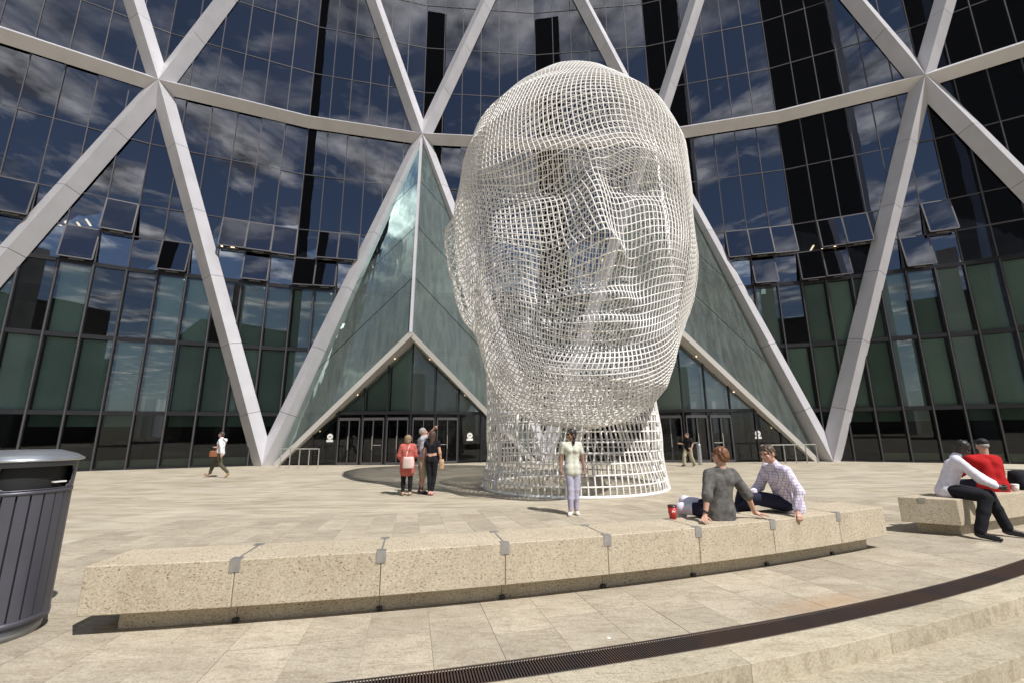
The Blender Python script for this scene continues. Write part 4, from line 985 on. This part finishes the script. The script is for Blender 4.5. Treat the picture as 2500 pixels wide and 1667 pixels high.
# seated man in plaid shirt
J = dict(pelvis=(3.72, 6.20, .66), neck=(3.56, 6.16, 1.16), shL=(3.60, 5.99, 1.09), shR=(3.55, 6.33, 1.11), elL=(3.68, 5.90, .84), wrL=(3.60, 5.87, .62), elR=(3.46, 6.42, .86), wrR=(3.27, 6.28, .79),
         hipL=(3.70, 6.12, .655), hipR=(3.68, 6.28, .655), knL=(3.28, 6.28, .72), knR=(3.24, 6.48, .74), anL=(3.1, 6.62, .33), anR=(3.2, 6.72, .30), toL=(2.98, 6.68, .26), toR=(3.06, 6.78, .24), f=(-.97, -.22, 0))
person('man in lilac plaid shirt and dark trousers leaning forward beside the auburn haired woman', J, (rot_fwd(-68, 12), A((3.475, 6.14, 1.315))), [('shirt', 'top', c_plaid, dict(sleeve=1.85, hem=.05, g=.022, sg=.018, collar=1)), ('trousers', 'legs', c_navy, dict(g=.018, rng=(0, 1.9))), ('shoe', 'shoes', M_shoeblack, {})],
       (3.72, 6.20, .55), SK1, .010, 'crop', M_hairbrown, W=1.02, hands=('grip', 'open'), palm=dict(L=(0, .7, -.7), Ld=(-.1, -.75, -.75), Lt=(-1, 0, 0), R=(.4, -.1, .9), Rd=(-.9, -.1, .35), Rt=(-.2, -.5, .9)), hair_res=.007)
# man on the right bench looking at his hands
J = dict(pelvis=(7.10, 7.50, .66), neck=(7.27, 7.41, 1.18), shL=(7.39, 7.53, 1.10), shR=(7.16, 7.28, 1.12), elL=(7.60, 7.42, .86), wrL=(7.62, 7.20, .76), elR=(7.32, 7.12, .84), wrR=(7.53, 7.10, .74),
         hipL=(7.19, 7.52, .655), hipR=(7.07, 7.40, .655), knL=(7.58, 7.32, .60), knR=(7.24, 7.04, .60), anL=(7.64, 7.20, .10), anR=(7.02, 7.02, .10), toL=(7.76, 7.06, .04), toR=(7.11, 6.84, .04), f=(.75, -.66, 0))
person('man in pale lavender shirt and black trousers on the right bench, looking down', J, (rot_fwd(48, 38), A((7.35, 7.35, 1.325))), [('shirt', 'top', c_pale, dict(sleeve=1.75, hem=.03, g=.024, sg=.020, collar=1)), ('trousers', 'legs', c_black, dict(g=.022, low=.07, rng=(0, 1.95))), ('shoe', 'shoes', M_shoeblack, {})],
       (7.10, 7.50, .55), SK4, .011, 'crop', M_hairblack, W=1.02, hands=('grip', 'relaxed'))
# man in red
J = dict(pelvis=(8.50, 8.10, .66), neck=(8.50, 8.14, 1.15), shL=(8.27, 8.18, 1.08), shR=(8.64, 8.10, 1.08), elL=(8.22, 8.34, .86), wrL=(8.34, 8.50, .80), elR=(8.76, 8.20, .84), wrR=(8.66, 8.42, .78),
         hipL=(8.42, 8.14, .655), hipR=(8.58, 8.12, .655), knL=(8.42, 8.55, .62), knR=(8.66, 8.55, .62), anL=(8.42, 8.62, .1), anR=(8.7, 8.62, .1), toL=(8.42, 8.78, .04), toR=(8.72, 8.78, .04), f=(.15, .98, 0))
person('man in red jumper and black cap sitting with his back turned on the right bench', J, (rot_fwd(160, 14), A((8.52, 8.15, 1.33))), [('jumper', 'top', c_red, dict(sleeve=1.9, hem=.06, g=.034, sg=.03)), ('trousers', 'legs', c_navy, dict(g=.018, rng=(0, 1.9))), ('shoe', 'shoes', M_shoeblack, {})],
       (8.50, 8.10, .55), SK1, .013, 'cap', M_black, W=1.12)
# cups, backpack, small litter
def cup(label, c, r, h, body, lid, band=None):
    t = thing('paper_cup', label, 'cup', c); MB().lathe([(r*.72, 0), (r, h)], c, 20).build('cup_body', body, t, True)
    MB().lathe([(r*1.06, h), (r*1.08, h+.008), (r*.98, h+.010), (r*.95, h+.022), (0, h+.022)], c, 20, False).build('lid', lid, t, True)
    if band:
        for i in range(5):   # loose white swirl printed on the front of the cup
            a0 = rad(-118+i*11); z = h*(.62+.05*sin(i*1.6)); rr = r*(.72+.28*z/h)+.0012; mb = MB(); V = []
            for zz_ in (z-.010, z+.012):
                for a in (a0, a0+rad(13)): V.append((c[0]+rr*cos(a), c[1]+rr*sin(a), c[2]+zz_+.004*i))
            mb.add(V, [(0, 1, 3, 2)]).build('print', band, t)
    return t
cup('red paper coffee cup with dark lid standing on the long bench', (2.0, 5.80, .55), .055, .145, simple('red_paper', (.50, .03, .025), .5), simple('dark_lid', (.05, .02, .02), .4), M_white)
cup('white paper cup with lid beside the man in red', (8.83, 8.05, .55), .055, .10, M_white, M_white)
bag('backpack', 'dark backpack lying on the bench at the right picture edge', (9.22, 8.30, .72), (.42, .26, .30), c_black, 22)
tag(MB().lathe([(0, 0), (.018, .0), (.014, .003), (0, .004)], (.76, 3.92, .001), 9, False).build('chewing_gum', M_white), 'white gum spot on the paving in front of the long bench', 'gum')
